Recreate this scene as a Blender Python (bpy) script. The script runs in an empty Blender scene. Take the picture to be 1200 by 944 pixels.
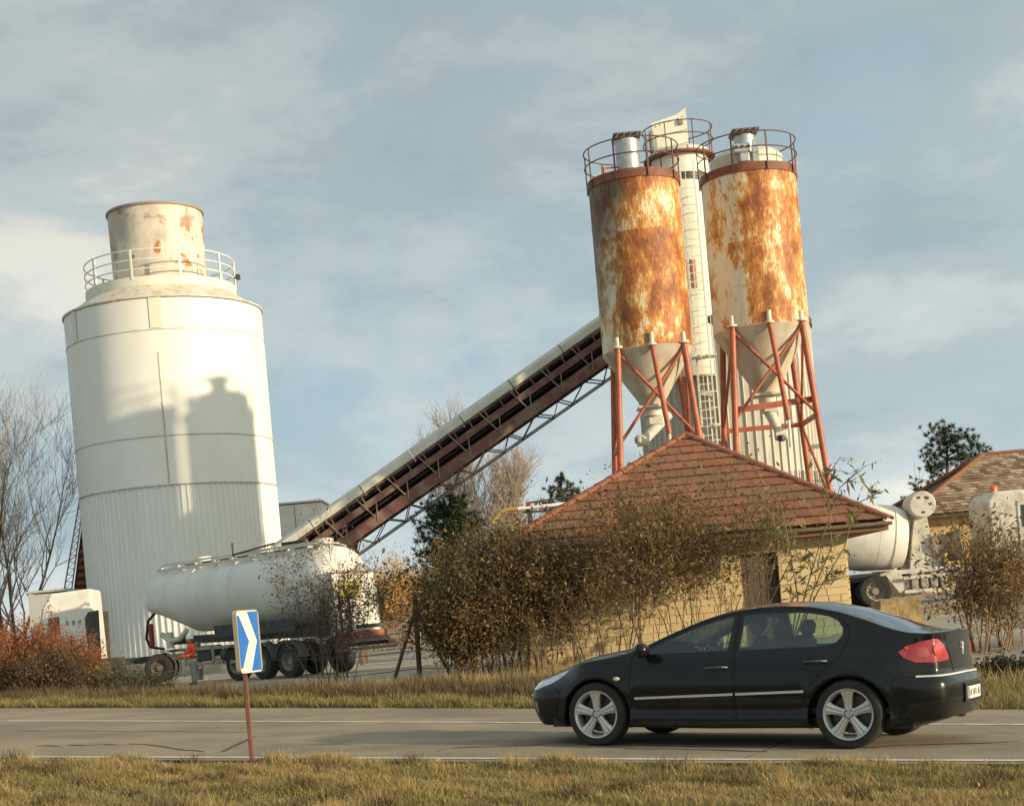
import bpy, bmesh, math, random
import numpy as np
from mathutils import Vector, Matrix
from mathutils.geometry import delaunay_2d_cdt
R = math.radians
S = bpy.context.scene
C = S.collection
rng = random.Random(7)
nr = np.random.default_rng(11)

# ------------------------------------------------------------ camera
F = 1800.0                      # focal length in pixels of a 1200 px wide picture
CAMZ = 1.42
ROLL = R(5.0)
c5, s5 = math.cos(ROLL), math.sin(ROLL)
cd = bpy.data.cameras.new('camera'); cam = bpy.data.objects.new('camera', cd); C.objects.link(cam)
cd.sensor_width = 36.0; cd.lens = 36.0 * F / 1200.0
cd.shift_x = 0.0; cd.shift_y = 247.0 / 1200.0
cd.clip_start = 0.1; cd.clip_end = 5000
cam.matrix_world = Matrix(((c5, s5, 0, 0), (0, 0, -1, 0), (-s5, c5, 0, CAMZ), (0, 0, 0, 1)))
S.camera = cam
S.render.resolution_x = 1024; S.render.resolution_y = 805
S.view_settings.view_transform = 'Standard'; S.view_settings.look = 'None'
S.view_settings.exposure = 0.12; S.view_settings.gamma = 1.0

def UV(px, py):
    dx = px - 600.0; dy = 719.0 - py
    return (dx * c5 + dy * s5) / F, (dy * c5 - dx * s5) / F
def W(px, py, Y):               # survey helper: a sight line of the photograph met at distance Y
    u, v = UV(px, py)
    return Vector((u * Y, Y, CAMZ + v * Y))

# ------------------------------------------------------------ sky and sun
SUN_AZ, SUN_EL = R(119.0), R(11.6)
world = bpy.data.worlds.new("World"); S.world = world; world.use_nodes = True
nt = world.node_tree; N = nt.nodes; L = nt.links; N.clear()
wo = N.new('ShaderNodeOutputWorld'); bg = N.new('ShaderNodeBackground')
sky = N.new('ShaderNodeTexSky'); sky.sky_type = 'NISHITA'; sky.sun_disc = False
sky.sun_elevation = SUN_EL; sky.sun_rotation = SUN_AZ; sky.air_density = 1.0; sky.dust_density = 0.6; sky.ozone_density = 2.0
tc = N.new('ShaderNodeTexCoord')
def math_(nt, op, a, b=None, c=None, clamp=False):
    n = nt.nodes.new('ShaderNodeMath'); n.operation = op; n.use_clamp = clamp
    for i, v in enumerate((a, b, c)):
        if v is None: continue
        if isinstance(v, (int, float)): n.inputs[i].default_value = v
        else: nt.links.new(v, n.inputs[i])
    return n.outputs[0]
def noise_(nt, vec, scale, detail=6, rough=0.55, sc3=None, loc=None, dist=0.0):
    if sc3 is not None or loc is not None:
        m = nt.nodes.new('ShaderNodeMapping')
        if sc3 is not None: m.inputs['Scale'].default_value = sc3
        if loc is not None: m.inputs['Location'].default_value = loc
        nt.links.new(vec, m.inputs['Vector']); vec = m.outputs[0]
    n = nt.nodes.new('ShaderNodeTexNoise'); n.inputs['Scale'].default_value = scale
    n.inputs['Detail'].default_value = detail; n.inputs['Roughness'].default_value = rough
    n.inputs['Distortion'].default_value = dist
    nt.links.new(vec, n.inputs['Vector']); return n.outputs['Fac']
def ramp_(nt, fac, stops, interp='LINEAR'):
    n = nt.nodes.new('ShaderNodeValToRGB'); cr = n.color_ramp; cr.interpolation = interp
    while len(cr.elements) < len(stops): cr.elements.new(0.5)
    for e, (p, c) in zip(cr.elements, stops):
        e.position = p; e.color = (c, c, c, 1) if isinstance(c, (int, float)) else (*c[:3], 1)
    nt.links.new(fac, n.inputs[0]); return n.outputs[0]
def mix_(nt, fac, a, b):
    n = nt.nodes.new('ShaderNodeMix'); n.data_type = 'RGBA'
    for i, v in ((0, fac), (6, a), (7, b)):
        if isinstance(v, (int, float)): n.inputs[i].default_value = v
        elif isinstance(v, tuple): n.inputs[i].default_value = (*v[:3], 1)
        else: nt.links.new(v, n.inputs[i])
    return n.outputs[2]
skys = N.new('ShaderNodeMix'); skys.data_type = 'RGBA'; skys.blend_type = 'MULTIPLY'
skys.inputs[0].default_value = 1.0; skys.inputs[7].default_value = (0.85, 0.95, 1.05, 1)
L.new(sky.outputs[0], skys.inputs[6])
g = tc.outputs['Generated']
sep = N.new('ShaderNodeSeparateXYZ'); L.new(g, sep.inputs[0])
n1 = noise_(nt, g, 2.6, 9, 0.58, (1.0, 1.0, 2.6), (3.1, 0.4, 1.7), 0.35)
n2 = noise_(nt, g, 5.5, 9, 0.6, (1.0, 1.0, 2.3), (0.3, 2.0, 0.1), 0.15)
cover = ramp_(nt, math_(nt, 'ADD', math_(nt, 'MULTIPLY', n1, 0.62), math_(nt, 'MULTIPLY', n2, 0.38)),
              [(0.37, 0.2), (0.47, 0.82), (0.56, 1.0)], 'EASE')
n3 = math_(nt, 'ADD', math_(nt, 'MULTIPLY', noise_(nt, g, 1.7, 5, 0.5, (1.0, 1.0, 2.2), (7.3, 1.0, 4.0), 0.3), 0.52), math_(nt, 'MULTIPLY', n2, 0.48))
shade = ramp_(nt, n3, [(0.40, (2.85, 3.62, 3.95)), (0.49, (3.5, 4.2, 4.45)), (0.56, (4.4, 5.05, 5.15)), (0.66, (6.7, 6.7, 6.0))], 'EASE')
low = ramp_(nt, sep.outputs[2], [(0.0, 1.32), (0.14, 1.18), (0.34, 0.98), (0.8, 0.92)])
cm = N.new('ShaderNodeMix'); cm.data_type = 'RGBA'; cm.blend_type = 'MULTIPLY'; cm.inputs[0].default_value = 1.0
L.new(shade, cm.inputs[6]); L.new(low, cm.inputs[7])
blue = N.new('ShaderNodeMix'); blue.data_type = 'RGBA'; blue.inputs[0].default_value = 0.72
L.new(skys.outputs[2], blue.inputs[6]); blue.inputs[7].default_value = (4.3, 5.8, 6.7, 1)
# the cloud deck is brighter and warmer towards the low sun, as the physical sky under it is
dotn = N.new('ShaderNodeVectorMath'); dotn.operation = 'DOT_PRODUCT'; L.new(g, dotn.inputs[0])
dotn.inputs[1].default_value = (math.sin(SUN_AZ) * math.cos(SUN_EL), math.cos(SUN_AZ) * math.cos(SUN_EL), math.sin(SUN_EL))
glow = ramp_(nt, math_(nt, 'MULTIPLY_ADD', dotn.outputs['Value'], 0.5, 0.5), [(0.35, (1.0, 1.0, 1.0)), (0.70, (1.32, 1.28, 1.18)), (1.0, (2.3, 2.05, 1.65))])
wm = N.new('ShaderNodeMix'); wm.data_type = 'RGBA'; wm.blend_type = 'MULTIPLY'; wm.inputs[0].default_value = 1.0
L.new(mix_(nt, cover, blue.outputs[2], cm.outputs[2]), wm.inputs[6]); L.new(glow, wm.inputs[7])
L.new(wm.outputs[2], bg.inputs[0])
bg.inputs[1].default_value = 0.1
L.new(bg.outputs[0], wo.inputs[0])
sd = bpy.data.lights.new('sun', 'SUN'); sd.energy = 5.0; sd.angle = R(1.0); sd.color = (1.0, 0.80, 0.53)
sun = bpy.data.objects.new('sun', sd); C.objects.link(sun)
sv = Vector((math.sin(SUN_AZ) * math.cos(SUN_EL), math.cos(SUN_AZ) * math.cos(SUN_EL), math.sin(SUN_EL)))
sun.rotation_euler = sv.to_track_quat('Z', 'Y').to_euler(); sun.location = sv * 60

# ------------------------------------------------------------ tags and mesh builder
def tag(o, label=None, cat=None, group=None, kind=None):
    if label: o['label'] = label
    if cat: o['category'] = cat
    if group: o['group'] = group
    if kind: o['kind'] = kind
    return o
def empty(name, loc, label, cat, group=None, rz=0.0):
    o = bpy.data.objects.new(name, None); C.objects.link(o); o.location = loc; o.rotation_euler = (0, 0, rz)
    o.empty_display_size = 0.3
    return tag(o, label, cat, group)
def copy_tree(o, parent=None):
    c = o.copy(); C.objects.link(c)
    if parent is not None: c.parent = parent
    for ch in list(o.children): copy_tree(ch, c)
    return c
def link(name, me, parent=None, mat=None, smooth=False):
    if mat is not None and not me.materials: me.materials.append(mat)
    if smooth: me.polygons.foreach_set('use_smooth', [True] * len(me.polygons))
    o = bpy.data.objects.new(name, me); C.objects.link(o)
    if parent is not None: o.parent = parent
    return o
def auto_smooth(me, ang=35):
    bm = bmesh.new(); bm.from_mesh(me)
    for f in bm.faces: f.smooth = True
    for e in bm.edges:
        if len(e.link_faces) == 2 and e.calc_face_angle(0) > R(ang): e.smooth = False
    bm.to_mesh(me); bm.free()
class MB:
    def __init__(s): s.v = []; s.f = []; s.mi = []; s.m = 0
    def add(s, vs, fs):
        b = len(s.v); s.v.extend([tuple(p) for p in vs]); s.f.extend([tuple(b + i for i in f) for f in fs]); s.mi += [s.m] * len(fs); return s
    def box(s, cx, cy, cz, sx, sy, sz, rot=None, bev=0.0):
        hx, hy, hz = sx / 2, sy / 2, sz / 2
        if bev > 0:
            b = min(bev, hx * .9, hy * .9, hz * .9); vs = []; fs = []
            def idx(a, i, j, k): return (((i > 0) * 4 + (j > 0) * 2 + (k > 0)) * 3 + a)
            for i in (-1, 1):
                for j in (-1, 1):
                    for k in (-1, 1):
                        vs += [Vector((i * hx, j * (hy - b), k * (hz - b))), Vector((i * (hx - b), j * hy, k * (hz - b))), Vector((i * (hx - b), j * (hy - b), k * hz))]
            for i in (-1, 1): fs.append([idx(0, i, -1, -1), idx(0, i, 1, -1), idx(0, i, 1, 1), idx(0, i, -1, 1)][::i])
            for j in (-1, 1): fs.append([idx(1, -1, j, -1), idx(1, 1, j, -1), idx(1, 1, j, 1), idx(1, -1, j, 1)][::-j])
            for k in (-1, 1): fs.append([idx(2, -1, -1, k), idx(2, 1, -1, k), idx(2, 1, 1, k), idx(2, -1, 1, k)][::k])
            for i in (-1, 1):
                for j in (-1, 1): fs.append([idx(0, i, j, -1), idx(1, i, j, -1), idx(1, i, j, 1), idx(0, i, j, 1)][::i * j])
                for k in (-1, 1): fs.append([idx(0, i, -1, k), idx(0, i, 1, k), idx(2, i, 1, k), idx(2, i, -1, k)][::i * k])
            for j in (-1, 1):
                for k in (-1, 1): fs.append([idx(1, -1, j, k), idx(2, -1, j, k), idx(2, 1, j, k), idx(1, 1, j, k)][::j * k])
            for i in (-1, 1):
                for j in (-1, 1):
                    for k in (-1, 1): fs.append([idx(0, i, j, k), idx(1, i, j, k), idx(2, i, j, k)][::i * j * k])
        else:
            vs = [Vector((x, y, z)) for x in (-hx, hx) for y in (-hy, hy) for z in (-hz, hz)]
            fs = [(0, 1, 3, 2), (4, 6, 7, 5), (0, 4, 5, 1), (2, 3, 7, 6), (0, 2, 6, 4), (1, 5, 7, 3)]
        if rot is not None: vs = [rot @ p for p in vs]
        c = Vector((cx, cy, cz)); return s.add([p + c for p in vs], fs)
    def bar(s, a, b, w, h=None, up=Vector((0, 0, 1))):
        a = Vector(a); b = Vector(b); d = b - a; ln = d.length
        if ln < 1e-6: return s
        x = d / ln; h = h or w
        if abs(x.dot(up)) > .98: up = Vector((0, 1, 0))
        y = up.cross(x).normalized(); z = x.cross(y)
        m = Matrix((x, y, z)).transposed(); c = (a + b) / 2
        return s.box(c.x, c.y, c.z, ln, w, h, m)
    def tube(s, a, b, r, n=8, r2=None, caps=True):
        a = Vector(a); b = Vector(b); d = (b - a).normalized(); r2 = r if r2 is None else r2
        u = d.orthogonal().normalized(); w = d.cross(u); vs = []
        for p, q in ((a, r), (b, r2)):
            for i in range(n):
                t = 2 * math.pi * i / n; vs.append(p + (u * math.cos(t) + w * math.sin(t)) * q)
        fs = [(i, (i + 1) % n, n + (i + 1) % n, n + i) for i in range(n)]
        if caps: fs += [tuple(range(n))[::-1], tuple(range(n, 2 * n))]
        return s.add(vs, fs)
    def path(s, pts, r, n=6, closed=False):
        pts = [Vector(p) for p in pts]; k = len(pts); vs = []; u = None
        for i, p in enumerate(pts):
            a = pts[(i - 1) % k] if (closed or i > 0) else p; b = pts[(i + 1) % k] if (closed or i < k - 1) else p
            d = (b - a).normalized()
            if u is None: u = d.orthogonal().normalized()
            u = (u - d * u.dot(d)).normalized(); w = d.cross(u)
            for j in range(n):
                t = 2 * math.pi * j / n; vs.append(p + (u * math.cos(t) + w * math.sin(t)) * r)
        fs = [(i * n + j, i * n + (j + 1) % n, ((i + 1) % k) * n + (j + 1) % n, ((i + 1) % k) * n + j) for i in range(k if closed else k - 1) for j in range(n)]
        if not closed: fs += [tuple(range(n))[::-1], tuple(range((k - 1) * n, k * n))]
        return s.add(vs, fs)
    def lathe(s, prof, n=32, c=(0, 0, 0), axis='Z', a0=0.0, a1=2 * math.pi):
        full = abs(a1 - a0 - 2 * math.pi) < 1e-6; m = n if full else n + 1; vs = []; c = Vector(c)
        for r, z in prof:
            for i in range(m):
                t = a0 + (a1 - a0) * i / n; x, y = r * math.cos(t), r * math.sin(t)
                vs.append(c + (Vector((x, y, z)) if axis == 'Z' else Vector((z, x, y)) if axis == 'X' else Vector((y, z, x))))
        fs = []
        for k in range(len(prof) - 1):
            for i in range(n):
                j = (i + 1) % m; fs.append((k * m + i, k * m + j, (k + 1) * m + j, (k + 1) * m + i))
        return s.add(vs, fs)
    def prism(s, poly, y0, y1, plane='XZ'):
        n = len(poly)
        def P(p, t): return (p[0], t, p[1]) if plane == 'XZ' else (t, p[0], p[1]) if plane == 'YZ' else (p[0], p[1], t)
        vs = [P(p, y0) for p in poly] + [P(p, y1) for p in poly]
        return s.add(vs, [tuple(range(n)), tuple(range(n, 2 * n))[::-1]] + [(i, n + i, n + (i + 1) % n, (i + 1) % n) for i in range(n)])
    def build(s, name, mat, parent=None, smooth=None, fix=True):
        me = bpy.data.meshes.new(name); me.from_pydata(s.v, [], s.f)
        for m in (mat if isinstance(mat, (list, tuple)) else [mat]): me.materials.append(m)
        if isinstance(mat, (list, tuple)): me.polygons.foreach_set('material_index', s.mi)
        if fix:
            bm = bmesh.new(); bm.from_mesh(me); bmesh.ops.recalc_face_normals(bm, faces=bm.faces); bm.to_mesh(me); bm.free()
        if smooth: auto_smooth(me, smooth)
        me.update(); return link(name, me, parent)
def np_mesh(name, V, Fq, mat, parent=None):
    me = bpy.data.meshes.new(name); k = Fq.shape[1]
    me.vertices.add(len(V)); me.vertices.foreach_set('co', np.ascontiguousarray(V, dtype=np.float32).ravel())
    me.loops.add(Fq.size); me.loops.foreach_set('vertex_index', np.ascontiguousarray(Fq, dtype=np.int32).ravel())
    me.polygons.add(len(Fq)); me.polygons.foreach_set('loop_start', np.arange(0, Fq.size, k, dtype=np.int32))
    me.update(calc_edges=True); me.materials.append(mat)
    return link(name, me, parent)
def ring(r, z, n=40, c=(0, 0)):
    return [(c[0] + r * math.cos(2 * math.pi * i / n), c[1] + r * math.sin(2 * math.pi * i / n), z) for i in range(n)]

# ------------------------------------------------------------ materials
def M(name, base, rough=0.6, metal=0.0, c2=None, scale=3.0, lo=0.4, hi=0.65, bump=0.0, bscale=30.0, island=None, coat=0.0, stretch=None, spec=0.5, c3=None, s3=0.8):
    m = bpy.data.materials.new(name); m.use_nodes = True; nt = m.node_tree; b = nt.nodes['Principled BSDF']
    b.inputs['Roughness'].default_value = rough; b.inputs['Metallic'].default_value = metal
    b.inputs['Coat Weight'].default_value = coat; b.inputs['Coat Roughness'].default_value = 0.06
    b.inputs['Specular IOR Level'].default_value = spec
    tcn = nt.nodes.new('ShaderNodeTexCoord'); o = tcn.outputs['Object']; col = None
    if c2 is not None:
        f = ramp_(nt, noise_(nt, o, scale, 8, 0.62, stretch), [(lo, 0.0), (hi, 1.0)]); col = mix_(nt, f, tuple(base), tuple(c2))
    if c3 is not None:
        f = ramp_(nt, noise_(nt, o, s3, 5, 0.6, stretch, (5, 3, 2)), [(.48, 0.0), (.62, 1.0)]); col = mix_(nt, f, col if col is not None else tuple(base), tuple(c3))
    if island is not None:
        gn = nt.nodes.new('ShaderNodeNewGeometry'); ir = ramp_(nt, gn.outputs['Random Per Island'], [(i / (len(island) - 1), c) for i, c in enumerate(island)])
        col = mix_(nt, 0.6, ir, col) if col is not None else ir
    if col is None: b.inputs['Base Color'].default_value = (*base, 1)
    else: nt.links.new(col, b.inputs['Base Color'])
    if bump > 0:
        bn = nt.nodes.new('ShaderNodeBump'); bn.inputs['Strength'].default_value = bump; bn.inputs['Distance'].default_value = 0.02
        nt.links.new(noise_(nt, o, bscale, 6, 0.6), bn.inputs['Height']); nt.links.new(bn.outputs[0], b.inputs['Normal'])
    return m
def leaf_mat(name, cols, trans=0.35, rough=0.7):
    m = M(name, cols[0], rough, island=cols, spec=0.3); nt = m.node_tree; b = nt.nodes['Principled BSDF']
    src = b.inputs['Base Color'].links[0].from_socket
    t = nt.nodes.new('ShaderNodeBsdfTranslucent'); nt.links.new(src, t.inputs[0])
    mx = nt.nodes.new('ShaderNodeMixShader'); mx.inputs[0].default_value = trans
    nt.links.new(b.outputs[0], mx.inputs[1]); nt.links.new(t.outputs[0], mx.inputs[2])
    nt.links.new(mx.outputs[0], nt.nodes['Material Output'].inputs[0]); return m
def glass_mat(name, tint=(0.5, 0.58, 0.52), refl=0.10, spec_col=(0.9, 0.95, 1.0)):
    m = bpy.data.materials.new(name); m.use_nodes = True; nt = m.node_tree; nt.nodes.clear()
    o = nt.nodes.new('ShaderNodeOutputMaterial'); t = nt.nodes.new('ShaderNodeBsdfTransparent'); t.inputs[0].default_value = (*tint, 1)
    gl = nt.nodes.new('ShaderNodeBsdfGlossy'); gl.inputs['Roughness'].default_value = 0.03; gl.inputs[0].default_value = (*spec_col, 1)
    fr = nt.nodes.new('ShaderNodeFresnel'); fr.inputs[0].default_value = 1.45
    f = math_(nt, 'ADD', math_(nt, 'MULTIPLY', fr.outputs[0], 0.8), refl, clamp=True)
    mx = nt.nodes.new('ShaderNodeMixShader'); nt.links.new(f, mx.inputs[0]); nt.links.new(t.outputs[0], mx.inputs[1]); nt.links.new(gl.outputs[0], mx.inputs[2])
    nt.links.new(mx.outputs[0], o.inputs[0]); return m
def rust_mat(name, seed, centre, width, amount, dark=0.0):
    # weathered silo paint: patches of rust concentrated round one direction (radians, local)
    m = bpy.data.materials.new(name); m.use_nodes = True; nt = m.node_tree; b = nt.nodes['Principled BSDF']; b.inputs['Roughness'].default_value = 0.62
    tcn = nt.nodes.new('ShaderNodeTexCoord'); o = tcn.outputs['Object']; sp = nt.nodes.new('ShaderNodeSeparateXYZ'); nt.links.new(o, sp.inputs[0])
    dt = math_(nt, 'ADD', math_(nt, 'MULTIPLY', sp.outputs[0], math.cos(centre) / 1.5), math_(nt, 'MULTIPLY', sp.outputs[1], math.sin(centre) / 1.5))
    mask = ramp_(nt, dt, [(max(0.0, width - .3), 0.0), (width + .25, 1.0)], 'EASE')
    nA = noise_(nt, o, 1.25, 10, 0.62, (1.1, 1.1, 0.6), (seed, seed * 2.1, 0), 0.15)
    nB = noise_(nt, o, 4.5, 10, 0.7, (1.3, 1.3, 0.45), (seed * 1.7, 0, seed), 0.1)
    vo = nt.nodes.new('ShaderNodeTexVoronoi'); vo.distance = 'CHEBYCHEV'; vo.inputs['Scale'].default_value = 1.25
    mp = nt.nodes.new('ShaderNodeMapping'); mp.inputs['Scale'].default_value = (1.0, 1.0, .8); mp.inputs['Location'].default_value = (seed, 0, 0); nt.links.new(o, mp.inputs['Vector']); nt.links.new(mp.outputs[0], vo.inputs['Vector'])
    vs_ = nt.nodes.new('ShaderNodeSeparateColor'); nt.links.new(vo.outputs['Color'], vs_.inputs[0])
    nC = noise_(nt, o, 18, 6, 0.65, (1.3, 1.3, 0.35), (0, seed, seed))
    v = math_(nt, 'ADD', math_(nt, 'ADD', math_(nt, 'MULTIPLY', nA, 0.72), math_(nt, 'MULTIPLY', nB, 0.42)), math_(nt, 'MULTIPLY', nC, 0.36)); v = math_(nt, 'ADD', v, math_(nt, 'MULTIPLY', math_(nt, 'SUBTRACT', vs_.outputs[0], 0.5), 0.10))
    v = math_(nt, 'ADD', math_(nt, 'SUBTRACT', v, 0.275), math_(nt, 'MULTIPLY', mask, 0.13)); v = math_(nt, 'ADD', v, amount - 0.5)
    col = ramp_(nt, v, [(0.455, (0.70, 0.65, 0.53)), (0.525, (0.68, 0.58, 0.38)), (0.54, (0.62, 0.40, 0.15)), (0.58, (0.55, 0.25, 0.06)), (0.64, (0.40, 0.135, 0.03)), (0.74, (0.20, 0.065, 0.022))])
    pale = noise_(nt, o, 9, 8, 0.7, (1, 1, .25), (2, seed, 1))
    col = mix_(nt, ramp_(nt, pale, [(.60, 0.0), (.72, .6)]), col, (0.55, 0.47, 0.33))
    if dark:
        dz = noise_(nt, o, .5, 6, 0.6, None, (seed, 9, 1)); x2 = math_(nt, 'ADD', math_(nt, 'MULTIPLY', sp.outputs[2], 0.09), math_(nt, 'MULTIPLY', sp.outputs[0], -0.25))
        dm = ramp_(nt, math_(nt, 'SUBTRACT', math_(nt, 'ADD', x2, dz), dark), [(0.0, 0.0), (.3, .85)]); col = mix_(nt, dm, col, (0.07, 0.03, 0.018))
    nt.links.new(col, b.inputs['Base Color'])
    bn = nt.nodes.new('ShaderNodeBump'); bn.inputs['Strength'].default_value = 0.45; bn.inputs['Distance'].default_value = 0.02
    nt.links.new(nB, bn.inputs['Height']); nt.links.new(bn.outputs[0], b.inputs['Normal']); return m

white_paint = M('white_silo_paint', (0.82, 0.81, 0.77), 0.55, c2=(0.75, 0.74, 0.69), scale=0.7, bump=0.05, bscale=3, stretch=(1, 1, .4), c3=(.78, .77, .72), s3=.25)
tank_paint = M('white_tank_paint', (0.74, 0.73, 0.68), 0.38, c2=(0.60, 0.58, 0.51), scale=1.2, lo=.45, hi=.8, stretch=(1, 1, .3))
drum_paint = M('drum_paint', (0.72, 0.70, 0.64), 0.45, c2=(0.52, 0.50, 0.44), scale=1.5, lo=.45, hi=.75)
cream_metal = M('cream_metal', (0.66, 0.63, 0.54), 0.55, c2=(0.48, 0.40, 0.30), scale=4, lo=.5, hi=.8)
clad_mat = M('pale_cladding', (0.52, 0.50, 0.44), 0.6, c2=(0.36, 0.33, 0.28), scale=2.0, lo=.42, hi=.75, stretch=(1, 1, .25))
clad_white = M('white_corrugated_cladding', (0.78, 0.79, 0.77), 0.55, c2=(0.73, 0.74, 0.71), scale=1.3, stretch=(1, 1, .3))
orange_steel = M('orange_red_steel', (0.44, 0.12, 0.055), 0.5, c2=(0.26, 0.075, 0.04), scale=3, lo=.4, hi=.7)
brown_steel = M('brown_red_steel', (0.165, 0.066, 0.052), 0.65, c2=(0.105, 0.045, 0.038), scale=3, lo=.35, hi=.7, c3=(.2, .14, .1), s3=1.2)
dark_steel = M('dark_steel', (0.035, 0.033, 0.032), 0.55, c2=(.07, .06, .05), scale=5)
rim_rust = M('rusty_rim', (0.24, 0.075, 0.035), 0.65, c2=(0.10, 0.04, 0.025), scale=3)
galv = M('galvanised_steel', (0.55, 0.55, 0.54), 0.35, 0.7, c2=(.42, .41, .39), scale=4)
grey_metal = M('grey_metal', (0.30, 0.30, 0.28), 0.55, c2=(.2, .19, .17), scale=4)
chassis_mat = M('truck_chassis', (0.028, 0.034, 0.036), 0.6, c2=(.06, .06, .055), scale=4)
rubber = M('rubber', (0.018, 0.018, 0.018), 0.85, c2=(.035, .032, .028), scale=6)
# ------------------------------------------------------------ ground, road, yard
def zr(x, y): return -0.0028 * y - 1.57 * math.tanh(x / 30.0)
def hit(px, py):
    u, v = UV(px, py); lo, hi = 5.0, 200.0
    for _ in range(50):
        m = (lo + hi) / 2
        if CAMZ + v * m > zr(u * m, m): lo = m
        else: hi = m
    return Vector((u * lo, lo))
nl0, nl1 = hit(0, 886.5), hit(1200, 891); fe0, fe1 = hit(0, 829), hit(1200, 830.5); cl0, cl1 = hit(0, 844.5), hit(620, 846.5)
dirn = ((nl1 - nl0).normalized() + (fe1 - fe0).normalized()).normalized()
def line_pt(a, b, t):
    d = (b - a).normalized(); m0 = a + d * ((-12) - a.x) / d.x; m1 = a + d * (10 - a.x) / d.x
    if t < 0: return m0 + dirn * t
    if t > 1: return m1 + dirn * (t - 1)
    return m0.lerp(m1, t)
def yfar(x):
    if x < -12: return line_pt(fe0, fe1, 0).y + (x + 12) * dirn.y / dirn.x
    if x > 10: return line_pt(fe0, fe1, 1).y + (x - 10) * dirn.y / dirn.x
    return fe0.y + (x - fe0.x) * (fe1.y - fe0.y) / (fe1.x - fe0.x)
def sst(a, b, x):
    t = min(1, max(0, (x - a) / (b - a))); return t * t * (3 - 2 * t)
def yard_z(x, y): return 0.06 + 0.042 * (0.5 * (x + math.sqrt(x * x + 4))) * (1 if x < 60 else 60 / x)
def gz(x, y):
    d = y - yfar(x); t = sst(0.6, 7.5 + 10.5 * sst(3.5, 9, x), d)
    return zr(x, y) * (1 - t) + yard_z(x, y) * t
def grid(name, xs, ys, fz, mat, kind='structure', flt=None, lift=0.0):
    vs = [(x, y, fz(x, y) + lift) for y in ys for x in xs]; n = len(xs); fs = []
    for j in range(len(ys) - 1):
        for i in range(n - 1):
            if flt is None or flt(xs[i], ys[j]): fs.append((j * n + i, j * n + i + 1, (j + 1) * n + i + 1, (j + 1) * n + i))
    me = bpy.data.meshes.new(name); me.from_pydata(vs, [], fs); o = link(name, me, None, mat, True); return tag(o, kind=kind)
def steps(a, b, near, far, c0, c1):
    out = [a]
    while out[-1] < b:
        x = out[-1]; out.append(x + (near if c0 < x < c1 else far if (x < c0 - 60 or x > c1 + 60) else (near + 2)))
    return out
earth = M('earth_and_dry_grass', (0.14, 0.11, 0.055), 0.95, c2=(0.09, 0.085, 0.035), scale=1.4, bump=.6, bscale=9, c3=(.20, .15, .085), s3=.5)
GXS, GYS = steps(-600, 600, .5, 25, -24, 24), steps(-60, 1200, .5, 25, 6, 70)
ground = grid('ground', GXS, GYS, lambda x, y: gz(x, y) - .035, earth)
yard_mat = M('pale_gravel_yard', (0.36, 0.32, 0.26), 0.95, c2=(0.25, 0.225, 0.185), scale=.8, bump=.7, bscale=14, c3=(.42, .38, .31), s3=.2)
def near_yard(x, y): return y > yfar(x) + 6.0 - 2.2 * sst(4, 9, x) + .6 * math.sin(x * 1.3) and abs(x) < 60 and y < 105
yard = grid('yard', GXS, GYS, gz, yard_mat, flt=near_yard)
# asphalt with cracks and sealed patches
road_mat = M('worn_asphalt', (0.262, 0.218, 0.158), 0.92, c2=(0.215, 0.18, 0.136), scale=.7, bump=.35, bscale=60, c3=(.31, .25, .17), s3=.22)
rn = road_mat.node_tree; rb = rn.nodes['Principled BSDF']; rsrc = rb.inputs['Base Color'].links[0].from_socket; ro = [n for n in rn.nodes if n.type == 'TEX_COORD'][0].outputs['Object']
agg = ramp_(rn, noise_(rn, ro, 55, 3, .7), [(.35, (.62, .62, .62)), (.5, (1, 1, 1)), (.68, (1.45, 1.42, 1.35))])
trk = ramp_(rn, noise_(rn, ro, .55, 4, .55, (1, 1, 1), (4, 2, 0)), [(.42, (.84, .84, .86)), (.56, (1.06, 1.05, 1.02))])
for tex in (agg, trk):
    mm = rn.nodes.new('ShaderNodeMix'); mm.data_type = 'RGBA'; mm.blend_type = 'MULTIPLY'; mm.inputs[0].default_value = 1; rn.links.new(rsrc, mm.inputs[6]); rn.links.new(tex, mm.inputs[7]); rsrc = mm.outputs[2]
rn.links.new(rsrc, rb.inputs['Base Color'])
ts = [-140, -90, -60, -40, -25, -15, -8, -4] + [i / 24 for i in range(25)] + [5, 9, 16, 26, 40, 60, 90, 140]
nrm = Vector((-dirn.y, dirn.x))
def ribbon(name, fa, fb, mat, lift, tt=ts, cols=8, kind='structure'):
    vs = []; fs = []
    for t in tt:
        a, b = fa(t), fb(t)
        for k in range(cols + 1):
            p = a.lerp(b, k / cols); vs.append((p.x, p.y, gz(p.x, p.y) + lift))
    for i in range(len(tt) - 1):
        for k in range(cols):
            q = i * (cols + 1) + k; fs.append((q, q + cols + 1, q + cols + 2, q + 1))
    me = bpy.data.meshes.new(name); me.from_pydata(vs, [], fs); o = link(name, me, None, mat, True)
    return tag(o, kind=kind) if kind else o
NLp = lambda t: line_pt(nl0, nl1, t); FEp = lambda t: line_pt(fe0, fe1, t); CLp = lambda t: line_pt(cl0, cl1, t)
road = ribbon('road', lambda t: NLp(t) - nrm * .30, FEp, road_mat, 0.0)
line_mat = M('worn_road_paint', (0.66, 0.63, 0.55), 0.8, c2=(0.30, 0.27, 0.21), scale=2.5, lo=.48, hi=.7)
ribbon('edge_line', lambda t: NLp(t) - nrm * .06, lambda t: NLp(t) + nrm * .07, line_mat, .006, cols=1)
ribbon('centre_line', lambda t: CLp(t) - nrm * .07, lambda t: CLp(t) + nrm * .08, line_mat, .006, cols=1)
patch_m = M('bitumen_seal', (0.062, 0.056, 0.052), 0.8, c2=(.085, .075, .062), scale=6)
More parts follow.
